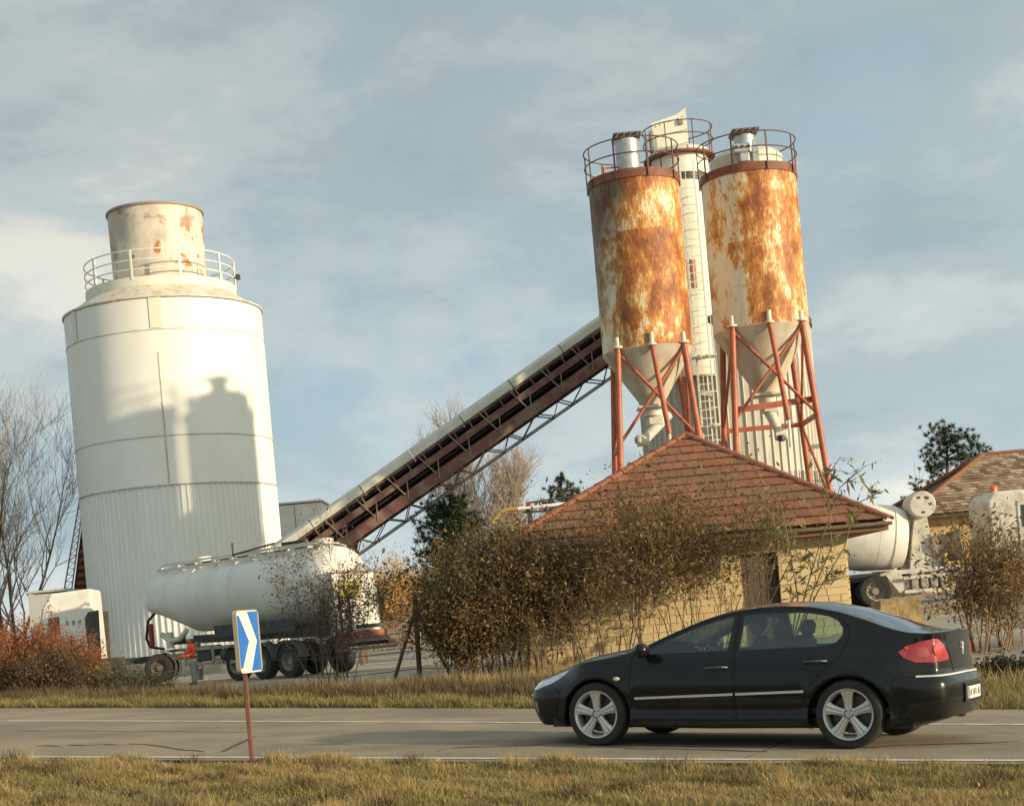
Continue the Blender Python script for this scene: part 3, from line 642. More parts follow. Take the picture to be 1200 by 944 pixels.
# ------------------------------------------------------------ rusty hopper silos
dk_rail = M('dark_brown_rail', (.10, .045, .032), .6, c2=(.16, .06, .035), scale=5)
def flat_plate(b, poly, y, th): b.prism(poly, y, y + th, 'XZ')
def hopper_silo(X, Y, zt, zj, zo, label, mat, r=1.5, unit='left'):
    z0 = gz(X, Y); t = empty('hopper_silo', (X, Y, z0), label, 'silo', 'rusty cement silos on legs'); zt -= z0; zj -= z0; zo -= z0
    MB().lathe([(r, zj), (r, zj + .03), (r, zt)], 96).build('cylinder', mat, t, 50)
    for k in range(1, 4):
        z = lerp(zj, zt, k / 4); MB().lathe([(r - .02, z - .012), (r + .008, z - .012), (r + .008, z + .012), (r - .02, z + .012)], 96).build('weld_seam', mat, t)
    MB().lathe([(r - .01, zj + .02), (r + .015, zj), (.42, zo + .1), (.40, zo)], 96).build('cone', M('cone_paint_' + unit, (.58, .53, .43), .55, c2=(.40, .29, .17), scale=1.5, lo=.47, hi=.7, stretch=(1, 1, .4)), t, 30)
    MB().lathe([(r + .0, zt - .26), (r + .035, zt - .26), (r + .035, zt + .02), (r - .1, zt + .06), (0, zt + .3)], 96).build('rim', rim_rust, t, 40)
    rr = r + .07; m = MB()
    for z in (zt + .52, zt + 1.02): m.path([(rr * math.cos(a), rr * math.sin(a), z) for a in [2 * math.pi * i / 56 for i in range(56)]], .022, 5, True)
    m.build('guard_rail', dk_rail, t, 60)
    for k in range(9):
        a = 2 * math.pi * (k + .1) / 9; MB().box(rr * math.cos(a), rr * math.sin(a), zt + .38, .03, .055, 1.3, Matrix.Rotation(a, 3, 'Z')).build('rail_post', dk_rail, t)
    legs = {}
    for nm, ang in (('L', 225), ('R', 315), ('BL', 135), ('BR', 45)):
        a = R(ang); p = Vector((math.cos(a) * (r + .03), math.sin(a) * (r + .03), zj + .05)); q = Vector((math.cos(a) * (r + .95), math.sin(a) * (r + .95), -.1)); legs[nm] = (p, q)
        g = MB(); g.tube(q, p, .105, 14); g.build('leg', orange_steel, t, 50)
        g = MB(); g.tube(p, p + Vector((0, 0, .35)), .085, 10); g.tube(p - Vector((0, 0, .02)), p + Vector((0, 0, .04)), .19, 14); g.build('leg_bracket', cream_metal, t, 40)
    a = R(270); p = Vector((0, -(r + .03), zj + .0)); q = Vector((.25, -(r + .55), zo - 1.2))
    MB().tube(q, p, .085, 12).build('centre_post', orange_steel, t, 50)
    g = MB(); g.tube(p, p + Vector((0, 0, .4)), .08, 10); g.tube(p - Vector((0, 0, .02)), p + Vector((0, 0, .04)), .15, 12); g.build('post_bracket', cream_metal, t, 40)
    MB().tube(q - Vector((0, 0, .9)), q, .05, 8).build('post_foot', cream_metal, t)
    def at(nm, z): p, q = legs[nm]; f = (p.z - z) / (p.z - q.z); return p.lerp(q, f)
    for a_, b_ in (('L', 'R'),):
        MB().tube(at(a_, zj - .1), at(b_, zj - 3.1), .055, 8).build('cross_brace', orange_steel, t, 50); MB().tube(at(b_, zj - .1), at(a_, zj - 3.1), .055, 8).build('cross_brace', orange_steel, t, 50)
    for a_, b_ in (('L', 'BL'), ('R', 'BR')):
        MB().tube(at(a_, zj - .2), at(b_, zj - 3.1), .05, 8).build('side_brace', orange_steel, t, 50); MB().tube(at(a_, zj - 6.2), at(b_, zj - 3.2), .05, 8).build('side_brace', orange_steel, t, 50)
    for a_, b_ in ((('BL', 'BR'), ('R', 'BR')) if unit == 'right' else (('L', 'BL'),)):
        MB().bar(at(a_, zj - 3.15), at(b_, zj - 3.15), .09, .16).build('tie_beam', orange_steel, t)
    if unit == 'right': MB().bar(at('L', zj - 2.75) + Vector((0, .2, 0)), at('R', zj - 2.6) + Vector((0, .2, 0)), .10, .20).build('tie_beam', orange_steel, t)
    # outlet valve and screw feeder
    g = MB(); g.box(0, 0, zo - .06, 1.0, 1.0, .07); g.tube((0, 0, zo - .35), (0, 0, zo), .30, 18); g.box(.05, 0, zo - .52, .5, .5, .3, None, .04); g.build('outlet_valve', cream_metal, t, 40)
    g = MB(); sgn = -1 if unit == 'left' else 1
    g.tube((.5, .1, zo - .3), (-.35, -.2, zo - 1.1), .20, 14, .16) if unit == 'left' else g.tube((.0, 0, zo - .5), (.28, -.1, zo - 1.35), .22, 14, .14)
    g.lathe([(0, -.2), (.2, -.2), (.2, .16), (.14, .2), (0, .2)], 18, (-.45, -.3, zo - 1.15) if unit == 'left' else (.34, -.12, zo - 1.45), 'X'); g.build('feeder_pipe', cream_metal, t, 40)
    MB().lathe([(0, -.12), (.11, -.1), (.13, 0), (.11, .1), (0, .12)], 14, (-.62, -.5, zo - 1.15) if unit == 'left' else (.30, -.34, zo - 1.6)).build('motor', M('motor_' + unit, (.30, .29, .27) if unit == 'left' else (.03, .03, .03), .5), t, 40)
    # roof plant
    cx = -.12 if unit == 'left' else -.05; zz = zt + .1
    MB().tube((cx, -.2, zz), (cx, -.2, zz + 1.22), .40 if unit == 'left' else .36, 28).build('dust_filter', galv, t, 50)
    g = MB(); g.box(cx, -.2, zz + 1.32, .92, .92, .06); g.box(cx, -.2, zz + 1.25, .8, .8, .10)
    for i in range(4): g.box(cx - .33 + i * .22, -.68, zz + 1.28, .05, .03, .12)
    g.build('filter_cap', M('cap_brown_' + unit, (.14, .11, .09), .6), t)
    if unit == 'left':
        g = MB(); g.tube((-.95, -.3, zz), (-.95, -.3, zz + .35), .05); g.bar((-.95, -.3, zz + .32), (-.4, -.3, zz + .32), .05); g.build('vent_pipe', orange_steel, t)
    else:
        MB().lathe([(0, zt + .05), (1.2, zt + .02), (1.24, zt + .55), (1.1, zt + .70), (.4, zt + .82), (0, zt + .84)], 56, (.0, .1, 0)).build('roof_drum', M('cream_drum', (.68, .63, .50), .5, c2=(.5, .4, .28), scale=3, lo=.5, hi=.75), t, 40)
        g = MB(); g.box(-.35, -1.26, zt + .58, .62, .2, .34, None, .05); g.box(-.3, -1.33, zt + .26, .34, .18, .34, None, .04); g.box(.1, -1.24, zt + .45, .2, .1, .8); g.build('control_box', galv, t)
        for i in range(3): MB().tube((-.55 + i * .2, -1.37, zt + .62), (-.55 + i * .2, -1.40, zt + .62), .05, 10).build('gauge', dark_steel, t)
    return t
YA, YB = 51.25, 52.7
def zs_(v, Y): return CAMZ + v / F * Y
hopper_silo(185.3 / F * YA, YA, zs_(492.6, YA), zs_(291, YA), zs_(228.4, YA), 'left rusty silo, darkest brown rust at its upper left, on splayed orange legs', rust_mat('rust_left', 3.0, R(-62), .35, .522, 1.78), 1.5, 'left')
hopper_silo(320 / F * YB, YB, zs_(487, YB), zs_(304, YB), zs_(231, YB), 'right rusty silo, tallest in the photo, grey white down its left side', rust_mat('rust_right', 7.4, R(-50), .42, .515), 1.62, 'right')

# white middle silo and ribbed tower behind the hoppers
z0 = gz(9.62, 63.5); ct = empty('batching_tower', (9.62, 63.5, z0), 'broad ribbed pale mixing tower standing behind the two rusty silos', 'tower')
flute(3.55, 0, 11.7, 66, .07, 'ribbed_wall', clad_mat, ct, .14)
MB().lathe([(3.62, 11.6), (3.7, 11.6), (3.7, 11.85), (3.5, 11.95), (0, 12.2)], 72).build('roof_rim', M('dark_rim', (.10, .075, .06), .7), ct, 40)
wg = MB()
for i in range(34):
    a = R(-130 + i * 4.0)
    if -95 < math.degrees(a) < 8: wg.bar((3.65 * math.cos(a), 3.65 * math.sin(a), 2.6), (3.65 * math.cos(a), 3.65 * math.sin(a), 5.6), .025)
for z in [2.8 + i * .4 for i in range(7)]: wg.path([(3.67 * math.cos(R(-98 + k * 7)), 3.67 * math.sin(R(-98 + k * 7)), z) for k in range(16)], .014, 4)
wg.build('mesh_grille', dark_steel, ct)
MB().box(0, -2.4, 8.2 - z0 - 1.2, 6.6, .14, .16).build('stiffener_beam', grey_metal, ct)
zc = W(795, 178, 61.0).z; xc = 241.7 / F * 61
cs = empty('cement_silo', (xc, 61.0, z0 + 12.1), 'slim cream white silo squeezed between and behind the two rusty silos', 'silo'); H = zc - (z0 + 12.1)
creamy = M('cream_white_shell', (.78, .75, .64), .5, c2=(.66, .60, .46), scale=1.4, lo=.48, hi=.7, stretch=(1, 1, .3))
MB().lathe([(1.12, -2.5), (1.12, H - .35)], 64).build('shell', creamy, cs, 50)
MB().lathe([(1.125, H - 1.42), (1.14, H - 1.42), (1.14, H - 1.1), (1.125, H - 1.1)], 64).build('dark_band', dark_steel, cs, 50)
MB().lathe([(1.12, H - .36), (1.22, H - .3), (1.2, H - .1), (.9, H + .05), (0, H + .12)], 64).build('top_rim', cream_metal, cs, 40)
g = MB(); rr = 1.38
for z in (H + .35, H + .85): g.path([(rr * math.cos(a), rr * math.sin(a), z) for a in [2 * math.pi * i / 48 for i in range(48)]], .022, 5, True)
for k in range(8): a = 2 * math.pi * (k + .4) / 8; g.bar((rr * math.cos(a), rr * math.sin(a), H - .3), (rr * math.cos(a), rr * math.sin(a), H + .85), .035)
g.build('guard_rail', dk_rail, cs, 60)
MB().lathe([(1.0, H - .36), (1.42, H - .36), (1.42, H - .28), (1.0, H - .28)], 48).build('walkway_ring', rim_rust, cs, 40)
g = MB(); g.prism([(-1.05, H - .2), (.35, H - .2), (.35, H + 1.55), (-.05, H + 1.30), (-1.05, H + 1.05)], -.55, -.35, 'XZ'); g.build('sloping_hood', creamy, cs)
g = MB(); g.box(-1.08, -.4, H + .35, .16, .5, .8, None, .03); g.box(.1, -.5, H + 1.0, .2, .3, .22, None, .03); g.build('hood_motor', grey_metal, cs)
g = MB()
for i in range(7): g.tube((-.9 + i * .18, -.56, H + .9 + .05 * i), (-.9 + i * .18, -.53, H + .9 + .05 * i), .025, 6)
g.build('bolt_row', dark_steel, cs)
lx, ly = 249.5 / F * 59.2, 59.2; zl = gz(lx, ly); la = empty('access_ladder', (lx, ly, zl), 'tall caged white ladder climbing between the two rusty silos', 'ladder'); top = W(808, 200, 59.2).z - zl
lw = M('white_ladder_paint', (.70, .67, .58), .5, c2=(.5, .42, .33), scale=6, lo=.5, hi=.7)
for x in (-.26, .26): MB().bar((x, 0, .4), (x, 0, top + .4), .06, .05).build('stringer', lw, la)
n = int((top - .4) / .33)
for i in range(n): MB().bar((-.26, 0, .6 + i * .33), (.26, 0, .6 + i * .33), .032).build('rung', lw, la)
for i in range(int((top - 3) / .62)):
    z = 2.6 + i * .62; MB().path([(.36 * math.cos(a), -.34 + .36 * math.sin(a) * 1.0, z) for a in [math.pi * (1.12 * j / 10 + .94) for j in range(11)]] , .018, 4).build('cage_hoop', lw, la)
for j in range(4):
    a = math.pi * (1.05 + .9 * j / 3); MB().bar((.36 * math.cos(a), -.34 + .36 * math.sin(a), 2.6), (.36 * math.cos(a), -.34 + .36 * math.sin(a), top), .025).build('cage_bar', lw, la)
MB().box(-.15, .32, top - 3.9, .42, .18, 1.1, None, .02).build('pink_panel', M('faded_pink', (.55, .28, .22), .6), la)
for z in (4.5, 7.5, 10.2): MB().box(0, -.2, z, .9, .8, .06).build('landing', lw, la)
g = MB(); g.bar((-.2, .3, 8.9), (1.3, 2.2, 8.9), .10, .2); g.build('stay', grey_metal, la)
# ------------------------------------------------------------ stone building with hipped tile roof
HY = 33.3
XL, XR = 0.12, 7.32                    # wall corners
zg = min(gz(XL, HY), gz(XR, HY)) - .1
ZE = W(1035, 608, 33).z - .03         # eave
hs = empty('stone_outbuilding', ((XL + XR) / 2, HY, zg), 'small yellow stone building with a red brown hipped tile roof behind the black car', 'building')
ho = Vector(((XL + XR) / 2, HY, zg)); DEP = 7.4
def hl(x, y, z): return Vector((x, y, z)) - ho
mortar = M('lime_mortar', (.58, .46, .27), .95, c2=(.24, .18, .11), scale=5, bump=.5)
HW = ZE - zg
DX0, DX1, DZ = W(868, 660, HY).x, W(912, 660, HY).x, W(888, 648, HY).z
wl = MB(); x0, x1 = XL - ho.x, XR - ho.x
dx0, dx1, dz = DX0 - ho.x, DX1 - ho.x, DZ - zg
wl.box((x0 + dx0) / 2, .19, HW / 2, dx0 - x0 - .0, .3, HW); wl.box((dx1 + x1) / 2, .19, HW / 2, x1 - dx1, .3, HW); wl.box((dx0 + dx1) / 2, .19, (HW + dz) / 2, dx1 - dx0, .298, HW - dz)
wl.box(x0 + .15, DEP / 2 + .3, HW / 2, .3, DEP - .08, HW - .004); wl.box(x1 - .15, DEP / 2 + .3, HW / 2, .3, DEP - .08, HW - .004); wl.box(0, DEP + .3, HW / 2, x1 - x0 - .62, .3, HW - .004)
wall = wl.build('wall', mortar, hs)
st_cols = [(.70, .55, .30), (.72, .57, .32), (.66, .51, .27), (.70, .57, .34), (.64, .50, .28)]
st_m = [M('stone_%d' % i, c, .9, c2=tuple(x * .8 for x in c), scale=7, bump=.6, bscale=22) for i, c in enumerate(st_cols)]
base_st = []
for i in range(5):
    b = MB(); b.box(0, 0, 0, 1, .07, 1, None, .02); o = b.build('stone', st_m[i], wall); base_st.append(o.data)
    if True: bpy.data.objects.remove(o)
def lay(xa, xb, za, zb, place, course=.165, wr=(.20, .48)):
    z = za; row = 0
    while z < zb - .05:
        h = min(course * rng.uniform(.85, 1.15), zb - z); x = xa
        while x < xb - .03:
            w = min(rng.uniform(*wr), xb - x)
            if xb - x - w < .12: w = xb - x
            place(x, z, w, h); x += w
        z += h
cnt = [0]
def place_front(x, z, w, h):
    if x + w > dx0 - .02 and x < dx1 + .02 and z < dz:
        if x < dx0 - .06: w = dx0 - x
        elif x + w > dx1 + .06: w = x + w - dx1; x = dx1
        else: return
    o = bpy.data.objects.new('stone', rng.choice(base_st)); C.objects.link(o); o.parent = wall; o.location = (x + w / 2, .066 - rng.uniform(0, .012), z + h / 2); o.scale = (w - .010, 1, h - .010); cnt[0] += 1
lay(x0, x1, 0, HW - .02, place_front)
sb = MB()
def place_side(x, z, w, h): sb.box(x1 + .02, x + w / 2, z + h / 2, .06, w - .02, h - .02); sb.box(x0 - .02, x + w / 2, z + h / 2, .06, w - .02, h - .02)
lay(.06, DEP + .4, 0, HW - .02, place_side)
tag(sb.build('side_stonework', st_m[0], hs), kind='stuff')
wood = M('dark_brown_planks', (.075, .05, .038), .75, c2=(.12, .085, .06), scale=5, stretch=(1, 1, .15), bump=.4)
dr = MB().box((dx0 + dx1) / 2, .20, dz / 2, dx1 - dx0 - .01, .05, dz - .01).build('door', wood, hs)
for i in range(6): MB().box(dx0 + (i + .5) * (dx1 - dx0) / 6, .165, dz / 2, (dx1 - dx0) / 6 - .012, .03, dz - .06).build('plank', wood, dr)
MB().box((dx0 + dx1) / 2, .02, dz + .09, dx1 - dx0 + .3, .10, .18, None, .01).build('lintel', M('grey_lintel', (.34, .30, .24), .85, c2=(.26, .23, .18), scale=5), hs)
# roof
RX0, RX1, RY0, RY1 = -.45, 8.18, HY - .55, HY + DEP + 1.0
AP = Vector((W(803, 510, HY + 4.3).x, HY + 4.3, W(803, 510, HY + 4.3).z))
cor = [Vector((RX0, RY0, ZE)), Vector((RX1, RY0, ZE)), Vector((RX1, RY1, ZE)), Vector((RX0, RY1, ZE))]
tile_cols = [(.29, .115, .055), (.265, .10, .050), (.31, .125, .062), (.25, .095, .048), (.27, .12, .068), (.33, .15, .085)]
tile_m = [M('clay_tile_%d' % i, c, .8, c2=tuple(x * .65 for x in c), scale=2.5, lo=.4, hi=.7, bump=.4, bscale=15, c3=(.20, .105, .055), s3=.9) for i, c in enumerate(tile_cols)]
deck = MB()
deck.add([p - ho - Vector((0, 0, .06)) for p in cor] + [AP - ho - Vector((0, 0, .06))] + [p - ho - Vector((0, 0, .12)) for p in cor], [(0, 1, 4), (1, 2, 4), (2, 3, 4), (3, 0, 4), (5, 6, 7, 8), (0, 5, 6, 1), (1, 6, 7, 2), (2, 7, 8, 3), (3, 8, 5, 0)])
roof = deck.build('roof', M('roof_deck', (.10, .05, .035), .9), hs)
def clip(poly, a, b):    # keep the part left of a->b
    out = []; n = len(poly)
    def sd(p): return (b[0] - a[0]) * (p[1] - a[1]) - (b[1] - a[1]) * (p[0] - a[0])
    for i in range(n):
        p, q = poly[i], poly[(i + 1) % n]; s, t = sd(p), sd(q)
        if s >= 0: out.append(p)
        if (s >= 0) != (t >= 0): f = s / (s - t); out.append((p[0] + (q[0] - p[0]) * f, p[1] + (q[1] - p[1]) * f))
    return out
def area(p): return abs(sum(p[i][0] * p[(i + 1) % len(p)][1] - p[(i + 1) % len(p)][0] * p[i][1] for i in range(len(p)))) / 2
def tile_face(Pa, Pb, Pc, cw, ch, emit, over=.05, off=Vector((0, 0, 0))):
    ex = (Pb - Pa); Lx = ex.length; ex.normalize(); nn = ex.cross(Pc - Pa).normalized()
    if nn.z < 0: nn = -nn
    ey = nn.cross(ex)
    if (Pc - Pa).dot(ey) < 0: ey = -ey
    cx, cy = (Pc - Pa).dot(ex), (Pc - Pa).dot(ey); tri = [(0, 0), (Lx, 0), (cx, cy)]
    rows = int(math.ceil(cy / ch))
    for r in range(rows):
        sh = (r % 2) * cw / 2; k = int(Lx / cw) + 2
        for i in range(-1, k):
            x = i * cw + sh; y = r * ch; g_ = .004
            poly = [(x + g_, y - over * (r > 0)), (x + cw - g_, y - over * (r > 0)), (x + cw - g_, y + ch), (x + g_, y + ch)]
            for a, b in (((0, 0), (Lx, 0)), ((Lx, 0), (cx, cy)), ((cx, cy), (0, 0))):
                if a == (0, 0) and r > 0: continue
                poly = clip(poly, a, b)
                if len(poly) < 3: break
            if len(poly) < 3 or area(poly) < .006: continue
            j0, j1 = rng.uniform(0, .012), rng.uniform(0, .012)
            def lift(p): f = (p[1] - y) / ch; return .035 * (1 - f) + .004 + j0 * (1 - f)
            top = [Pa + ex * p[0] + ey * p[1] + nn * (lift(p) + .022) + off for p in poly]; bot = [Pa + ex * p[0] + ey * p[1] + nn * lift(p) + off for p in poly]
            n = len(poly); emit(top + bot, [tuple(range(n)), tuple(range(n, 2 * n))[::-1]] + [(q, n + q, n + (q + 1) % n, (q + 1) % n) for q in range(n)], r)
def emit_obj(vs, fs, r): MB().add([p for p in vs], fs).build('roof_tile', rng.choice(tile_m[:4] if rng.random() < .8 else tile_m), roof)
tile_face(cor[0] - ho, cor[1] - ho, AP - ho, .30, .44, emit_obj)
ot = MB()
for a, b in ((1, 2), (2, 3), (3, 0)): tile_face(cor[a] - ho, cor[b] - ho, AP - ho, .40, .50, lambda vs, fs, r: ot.add(vs, fs))
tag(ot.build('rear_roof_tiles', tile_m[0], hs), kind='stuff')
ridge_m = M('ridge_tile', (.30, .105, .055), .8, c2=(.20, .075, .045), scale=5, bump=.4)
for q in cor:
    a = AP - ho; b = q - ho; d = b - a; n = max(1, int(d.length / .42)); dd = d.normalized(); sd_ = dd.cross(Vector((0, 0, 1))).normalized(); up = sd_.cross(dd)
    if up.z < 0: up = -up
    for i in range(n):
        p = a + dd * (i + .0) * d.length / n; e = a + dd * ((i + 1.06) * d.length / n); vs = []
        for pt, rr in ((p, .115), (e, .14)):
            for k in range(7):
                t = math.pi * k / 6; vs.append(pt + sd_ * rr * math.cos(t) + up * (rr * math.sin(t) * .62 + .02))
        for pt, rr in ((p, .09), (e, .115)):
            for k in range(7):
                t = math.pi * k / 6; vs.append(pt + sd_ * rr * math.cos(t) + up * (rr * math.sin(t) * .62 - .0))
        fs = [(k, k + 1, 8 + k, 7 + k) for k in range(6)] + [(14 + k, 21 + k, 22 + k, 15 + k) for k in range(6)] + [(7 + k, 8 + k, 22 + k, 21 + k) for k in range(6)] + [(0, 7, 21, 14), (6, 20, 27, 13)]
        MB().add(vs, fs).build('ridge_tile', ridge_m, roof, 50)
gut = MB(); pr = [(.075 * math.cos(math.pi + math.pi * k / 8), .075 * math.sin(math.pi + math.pi * k / 8)) for k in range(9)]; pr += [(x * .85, y * .85) for x, y in pr[::-1]]
gy = RY0 - .09 - ho.y; gzz = ZE - ho.z - .04; xs_ = (RX0 - ho.x, RX1 + .03 - ho.x)
gut.prism([(gy + a, gzz + b) for a, b in pr], xs_[0], xs_[1], 'YZ'); gut.build('gutter', M('zinc_gutter', (.22, .17, .13), .55, .3, c2=(.30, .24, .18), scale=4), hs, 40)
fsc = MB(); fsc.box(0 + (RX0 + RX1) / 2 - ho.x, RY0 + .02 - ho.y, ZE - ho.z - .13, RX1 - RX0 - .06, .03, .16); fsc.box(RX1 - .03 - ho.x, (RY0 + RY1) / 2 - ho.y, ZE - ho.z - .13, .03, RY1 - RY0 - .05, .16); fsc.build('fascia', M('brown_fascia', (.20, .10, .065), .8), hs)
MB().box((RX0 + RX1) / 2 - ho.x, RY0 + .35 - ho.y, ZE - ho.z - .20, RX1 - RX0 - .1, .6, .03).build('soffit', M('soffit', (.13, .07, .05), .85), hs)

# ------------------------------------------------------------ house at the right edge
hy = 62.0; zz = gz(20, hy)
fh = empty('farmhouse', (22, hy, zz), 'larger ochre house with mottled brown tiled roof at the right edge behind the mixer truck', 'house'); fo = Vector((22, hy, zz))
ev0 = W(1062, 604, hy); ea = W(1152, 534, hy + 4.5); er = ea + Vector((12, 0, 0)); ZF = ev0.z - .05; XF1 = ea.x + 12 + (ea.x - ev0.x)
cf = [Vector((ev0.x, hy, ZF)) - fo, Vector((XF1, hy, ZF)) - fo, Vector((XF1, hy + 9, ZF)) - fo, Vector((ev0.x, hy + 9, ZF)) - fo]; a0_, a1_ = ea - fo, er - fo
ochre = M('ochre_render', (.60, .42, .19), .9, c2=(.48, .33, .15), scale=2, bump=.4)
MB().box((cf[0].x + cf[1].x) / 2, 5.0, (ZF - zz) / 2 - .1, cf[1].x - cf[0].x - 1.2, 8.4, ZF - zz + .1).build('wall', ochre, fh)
rfm = MB(); dz_ = Vector((0, 0, .05)); rfm.add([p - dz_ for p in cf] + [a0_ - dz_, a1_ - dz_] + [p - dz_ * 3 for p in cf], [(0, 1, 5, 4), (1, 2, 5), (2, 3, 4, 5), (3, 0, 4), (6, 7, 8, 9), (0, 6, 7, 1), (1, 7, 8, 2), (2, 8, 9, 3), (3, 9, 6, 0)])
rf = rfm.build('roof', M('farm_roof_deck', (.08, .05, .035), .9), fh)
ftm = M('mottled_brown_tile', (.20, .115, .065), .85, island=[(.13, .08, .055), (.22, .14, .09), (.44, .36, .26), (.17, .105, .07), (.36, .27, .18), (.24, .16, .11)], bump=.3)
b_ = MB(); ct_ = lambda vs, fs, r: b_.add(vs, fs)
tile_face(cf[0], cf[0] + Vector((a0_.x - cf[0].x, 0, 0)), a0_, .30, .27, ct_)
nX = int((a1_.x - a0_.x) / .30); slope = Vector((0, a0_.y - cf[0].y, a0_.z - cf[0].z)); sl = slope.length; sn = slope.normalized(); nn_ = Vector((1, 0, 0)).cross(sn); nn_ = nn_ if nn_.z > 0 else -nn_
for r_ in range(int(sl / .27) + 1):
    for i in range(nX):
        x = a0_.x + i * .30 - (r_ % 2) * .15 - .02; s0, s1 = r_ * .27 - .04, min(sl, r_ * .27 + .27); j = rng.uniform(0, .02)
        q = [Vector((x + .008, cf[0].y, cf[0].z)) + sn * s0 + nn_ * (.06 + j), Vector((x + .292, cf[0].y, cf[0].z)) + sn * s0 + nn_ * (.06 + j), Vector((x + .292, cf[0].y, cf[0].z)) + sn * s1 + nn_ * .03, Vector((x + .008, cf[0].y, cf[0].z)) + sn * s1 + nn_ * .03]
        b_.add(q + [p - nn_ * .025 for p in q], [(0, 1, 2, 3), (7, 6, 5, 4), (0, 4, 5, 1), (1, 5, 6, 2), (3, 2, 6, 7), (0, 3, 7, 4)])
tag(b_.build('roof_tiles', ftm, fh), kind='stuff')
for a, b in ((cf[0], a0_), (cf[3], a0_), (a0_, a1_)): MB().tube(a + Vector((0, 0, .04)), b + Vector((0, 0, .04)), .11, 8).build('ridge', tile_m[3], fh)
wx0, wx1 = W(1183, 625, hy).x - 22, W(1215, 625, hy).x - 22
wn = MB().box((wx0 + wx1) / 2, .76, W(1190, 632, hy).z - zz, wx1 - wx0, .06, 1.5).build('window', M('dark_pane', (.03, .035, .04), .15), fh)
for i in range(4): MB().box(wx0 + i * (wx1 - wx0) / 3, .71, W(1190, 632, hy).z - zz, .07, .06, 1.56).build('frame', wood, wn)
wx = W(1095, 640, hy).x - 22; MB().box(wx, .77, 1.3, 1.1, .06, 1.2).build('window', M('dark_pane2', (.03, .035, .04), .15), fh)
an = empty('radio_mast', W(1077, 603, 66), 'thin radio mast rising beside the left slope of the farmhouse roof', 'antenna'); ao = an.location.copy(); top = W(1071, 540, 66) - ao
MB().tube((0, 0, -4), (top.x, 0, top.z), .02, 6, .008).build('mast', grey_metal, an)

# stone gate block behind the boot of the car
gb = W(1052, 735, 27); gb.z = gz(gb.x, gb.y); blk = empty('gate_post', gb, 'rough yellow stone block just behind the rear window of the car', 'stone block')
def rock(sx, sy, sz, seed, cx=0, cy=0, cz=0):
    bm = bmesh.new(); bmesh.ops.create_cube(bm, size=1); bmesh.ops.subdivide_edges(bm, edges=bm.edges, cuts=4, use_grid_fill=True); r = random.Random(seed)
    for v in bm.verts:
        v.co = Vector((v.co.x * sx * (1 - .18 * (v.co.z + .5)), v.co.y * sy, v.co.z * sz)) + Vector((r.gauss(0, .008), r.gauss(0, .008), r.gauss(0, .008))); v.co += Vector((cx, cy, cz))
    me = bpy.data.meshes.new('block'); bm.to_mesh(me); bm.free(); return me
h_ = W(1040, 702, 27).z - gb.z
link('block', rock(.85, .7, h_, 3, 0, 0, h_ / 2), blk, M('rough_ochre_stone', (.42, .29, .14), .95, c2=(.24, .17, .09), scale=5, lo=.4, hi=.65, bump=1, bscale=16))

# white pipe with yellow elbow and dark rail frame over the shrubs
pf = W(575, 612, 44); pg = Vector((pf.x, pf.y, gz(pf.x, pf.y))); pb = empty('pipe_gantry', pg, 'white pipe with a yellow bent end on a dark frame above the big shrub', 'pipe gantry')
def PL(px, py, Y=44): return W(px, py, Y) - pg
pth = [PL(577, 612), PL(583, 604), PL(589, 598.5), PL(597, 596.5), PL(607, 596)]
MB().path(pth, .06, 10).build('yellow_elbow', M('yellow_paint', (.40, .26, .08), .6), pb, 50)
MB().path([PL(606, 596), PL(640, 592.5), PL(680, 588)], .055, 10).build('white_pipe', white_paint, pb, 50)
g = MB()
for px in (619, 621.5): g.bar(PL(px, 596), Vector((PL(px, 600).x, 0, 0)), .08)
g.bar(PL(618, 589), PL(645, 585), .05); g.bar(PL(618, 589), PL(618, 600), .08); g.bar(PL(632, 587), PL(633, 600), .05); g.bar(PL(645, 585), PL(690, 578), .05); g.bar(PL(645, 585), PL(645, 600), .06); g.bar(PL(612, 600), PL(690, 596), .06)
g.build('frame', dark_steel, pb)
g = MB(); g.box(PL(619, 590.5).x, 0, PL(619, 590.5).z, .13, .1, .12); g.build('red_clamp', M('red_clamp', (.25, .04, .03), .6), pb)
# ------------------------------------------------------------ black saloon car (x runs from the front axle rearwards, near side is -y)
paint = M('black_car_paint', (0.006, 0.007, 0.009), 0.26, 0.0, c2=(0.011, 0.010, 0.009), scale=1.2, coat=0.45, spec=.2)
bn_ = paint.node_tree.nodes['Principled BSDF']
blk_pl = M('black_trim', (0.012, 0.012, 0.012), 0.5, c2=(.02, .02, .02), scale=5)
chrome = M('chrome_strip', (0.72, 0.72, 0.70), 0.35, 0.45)
alloy = M('silver_alloy', (0.62, 0.61, 0.59), 0.32, 0.65, c2=(.48, .47, .45), scale=6)
cglass = glass_mat('car_glass', (0.60, 0.74, 0.66), 0.07)
wglass = glass_mat('rear_glass', (0.20, 0.25, 0.25), 0.14)
lamp_glass = M('head_lamp_lens', (0.72, 0.80, 0.84), 0.08, 0.1, c2=(.42, .48, .52), scale=14, coat=1.0)
red_lens = M('red_tail_lens', (0.27, 0.008, 0.012), 0.14, 0.0, c2=(.40, .03, .03), scale=7, lo=.4, hi=.6, coat=1.0)
pl = [(-1.045, 0), (-1.038, -.22), (-.995, -.46), (-.89, -.64), (-.69, -.765), (-.36, -.85), (0, -.893), (.6, -.908), (1.2, -.912), (1.8, -.912), (2.4, -.908), (2.9, -.892), (3.2, -.868), (3.44, -.822), (3.595, -.745), (3.662, -.57), (3.695, -.29), (3.705, 0)]
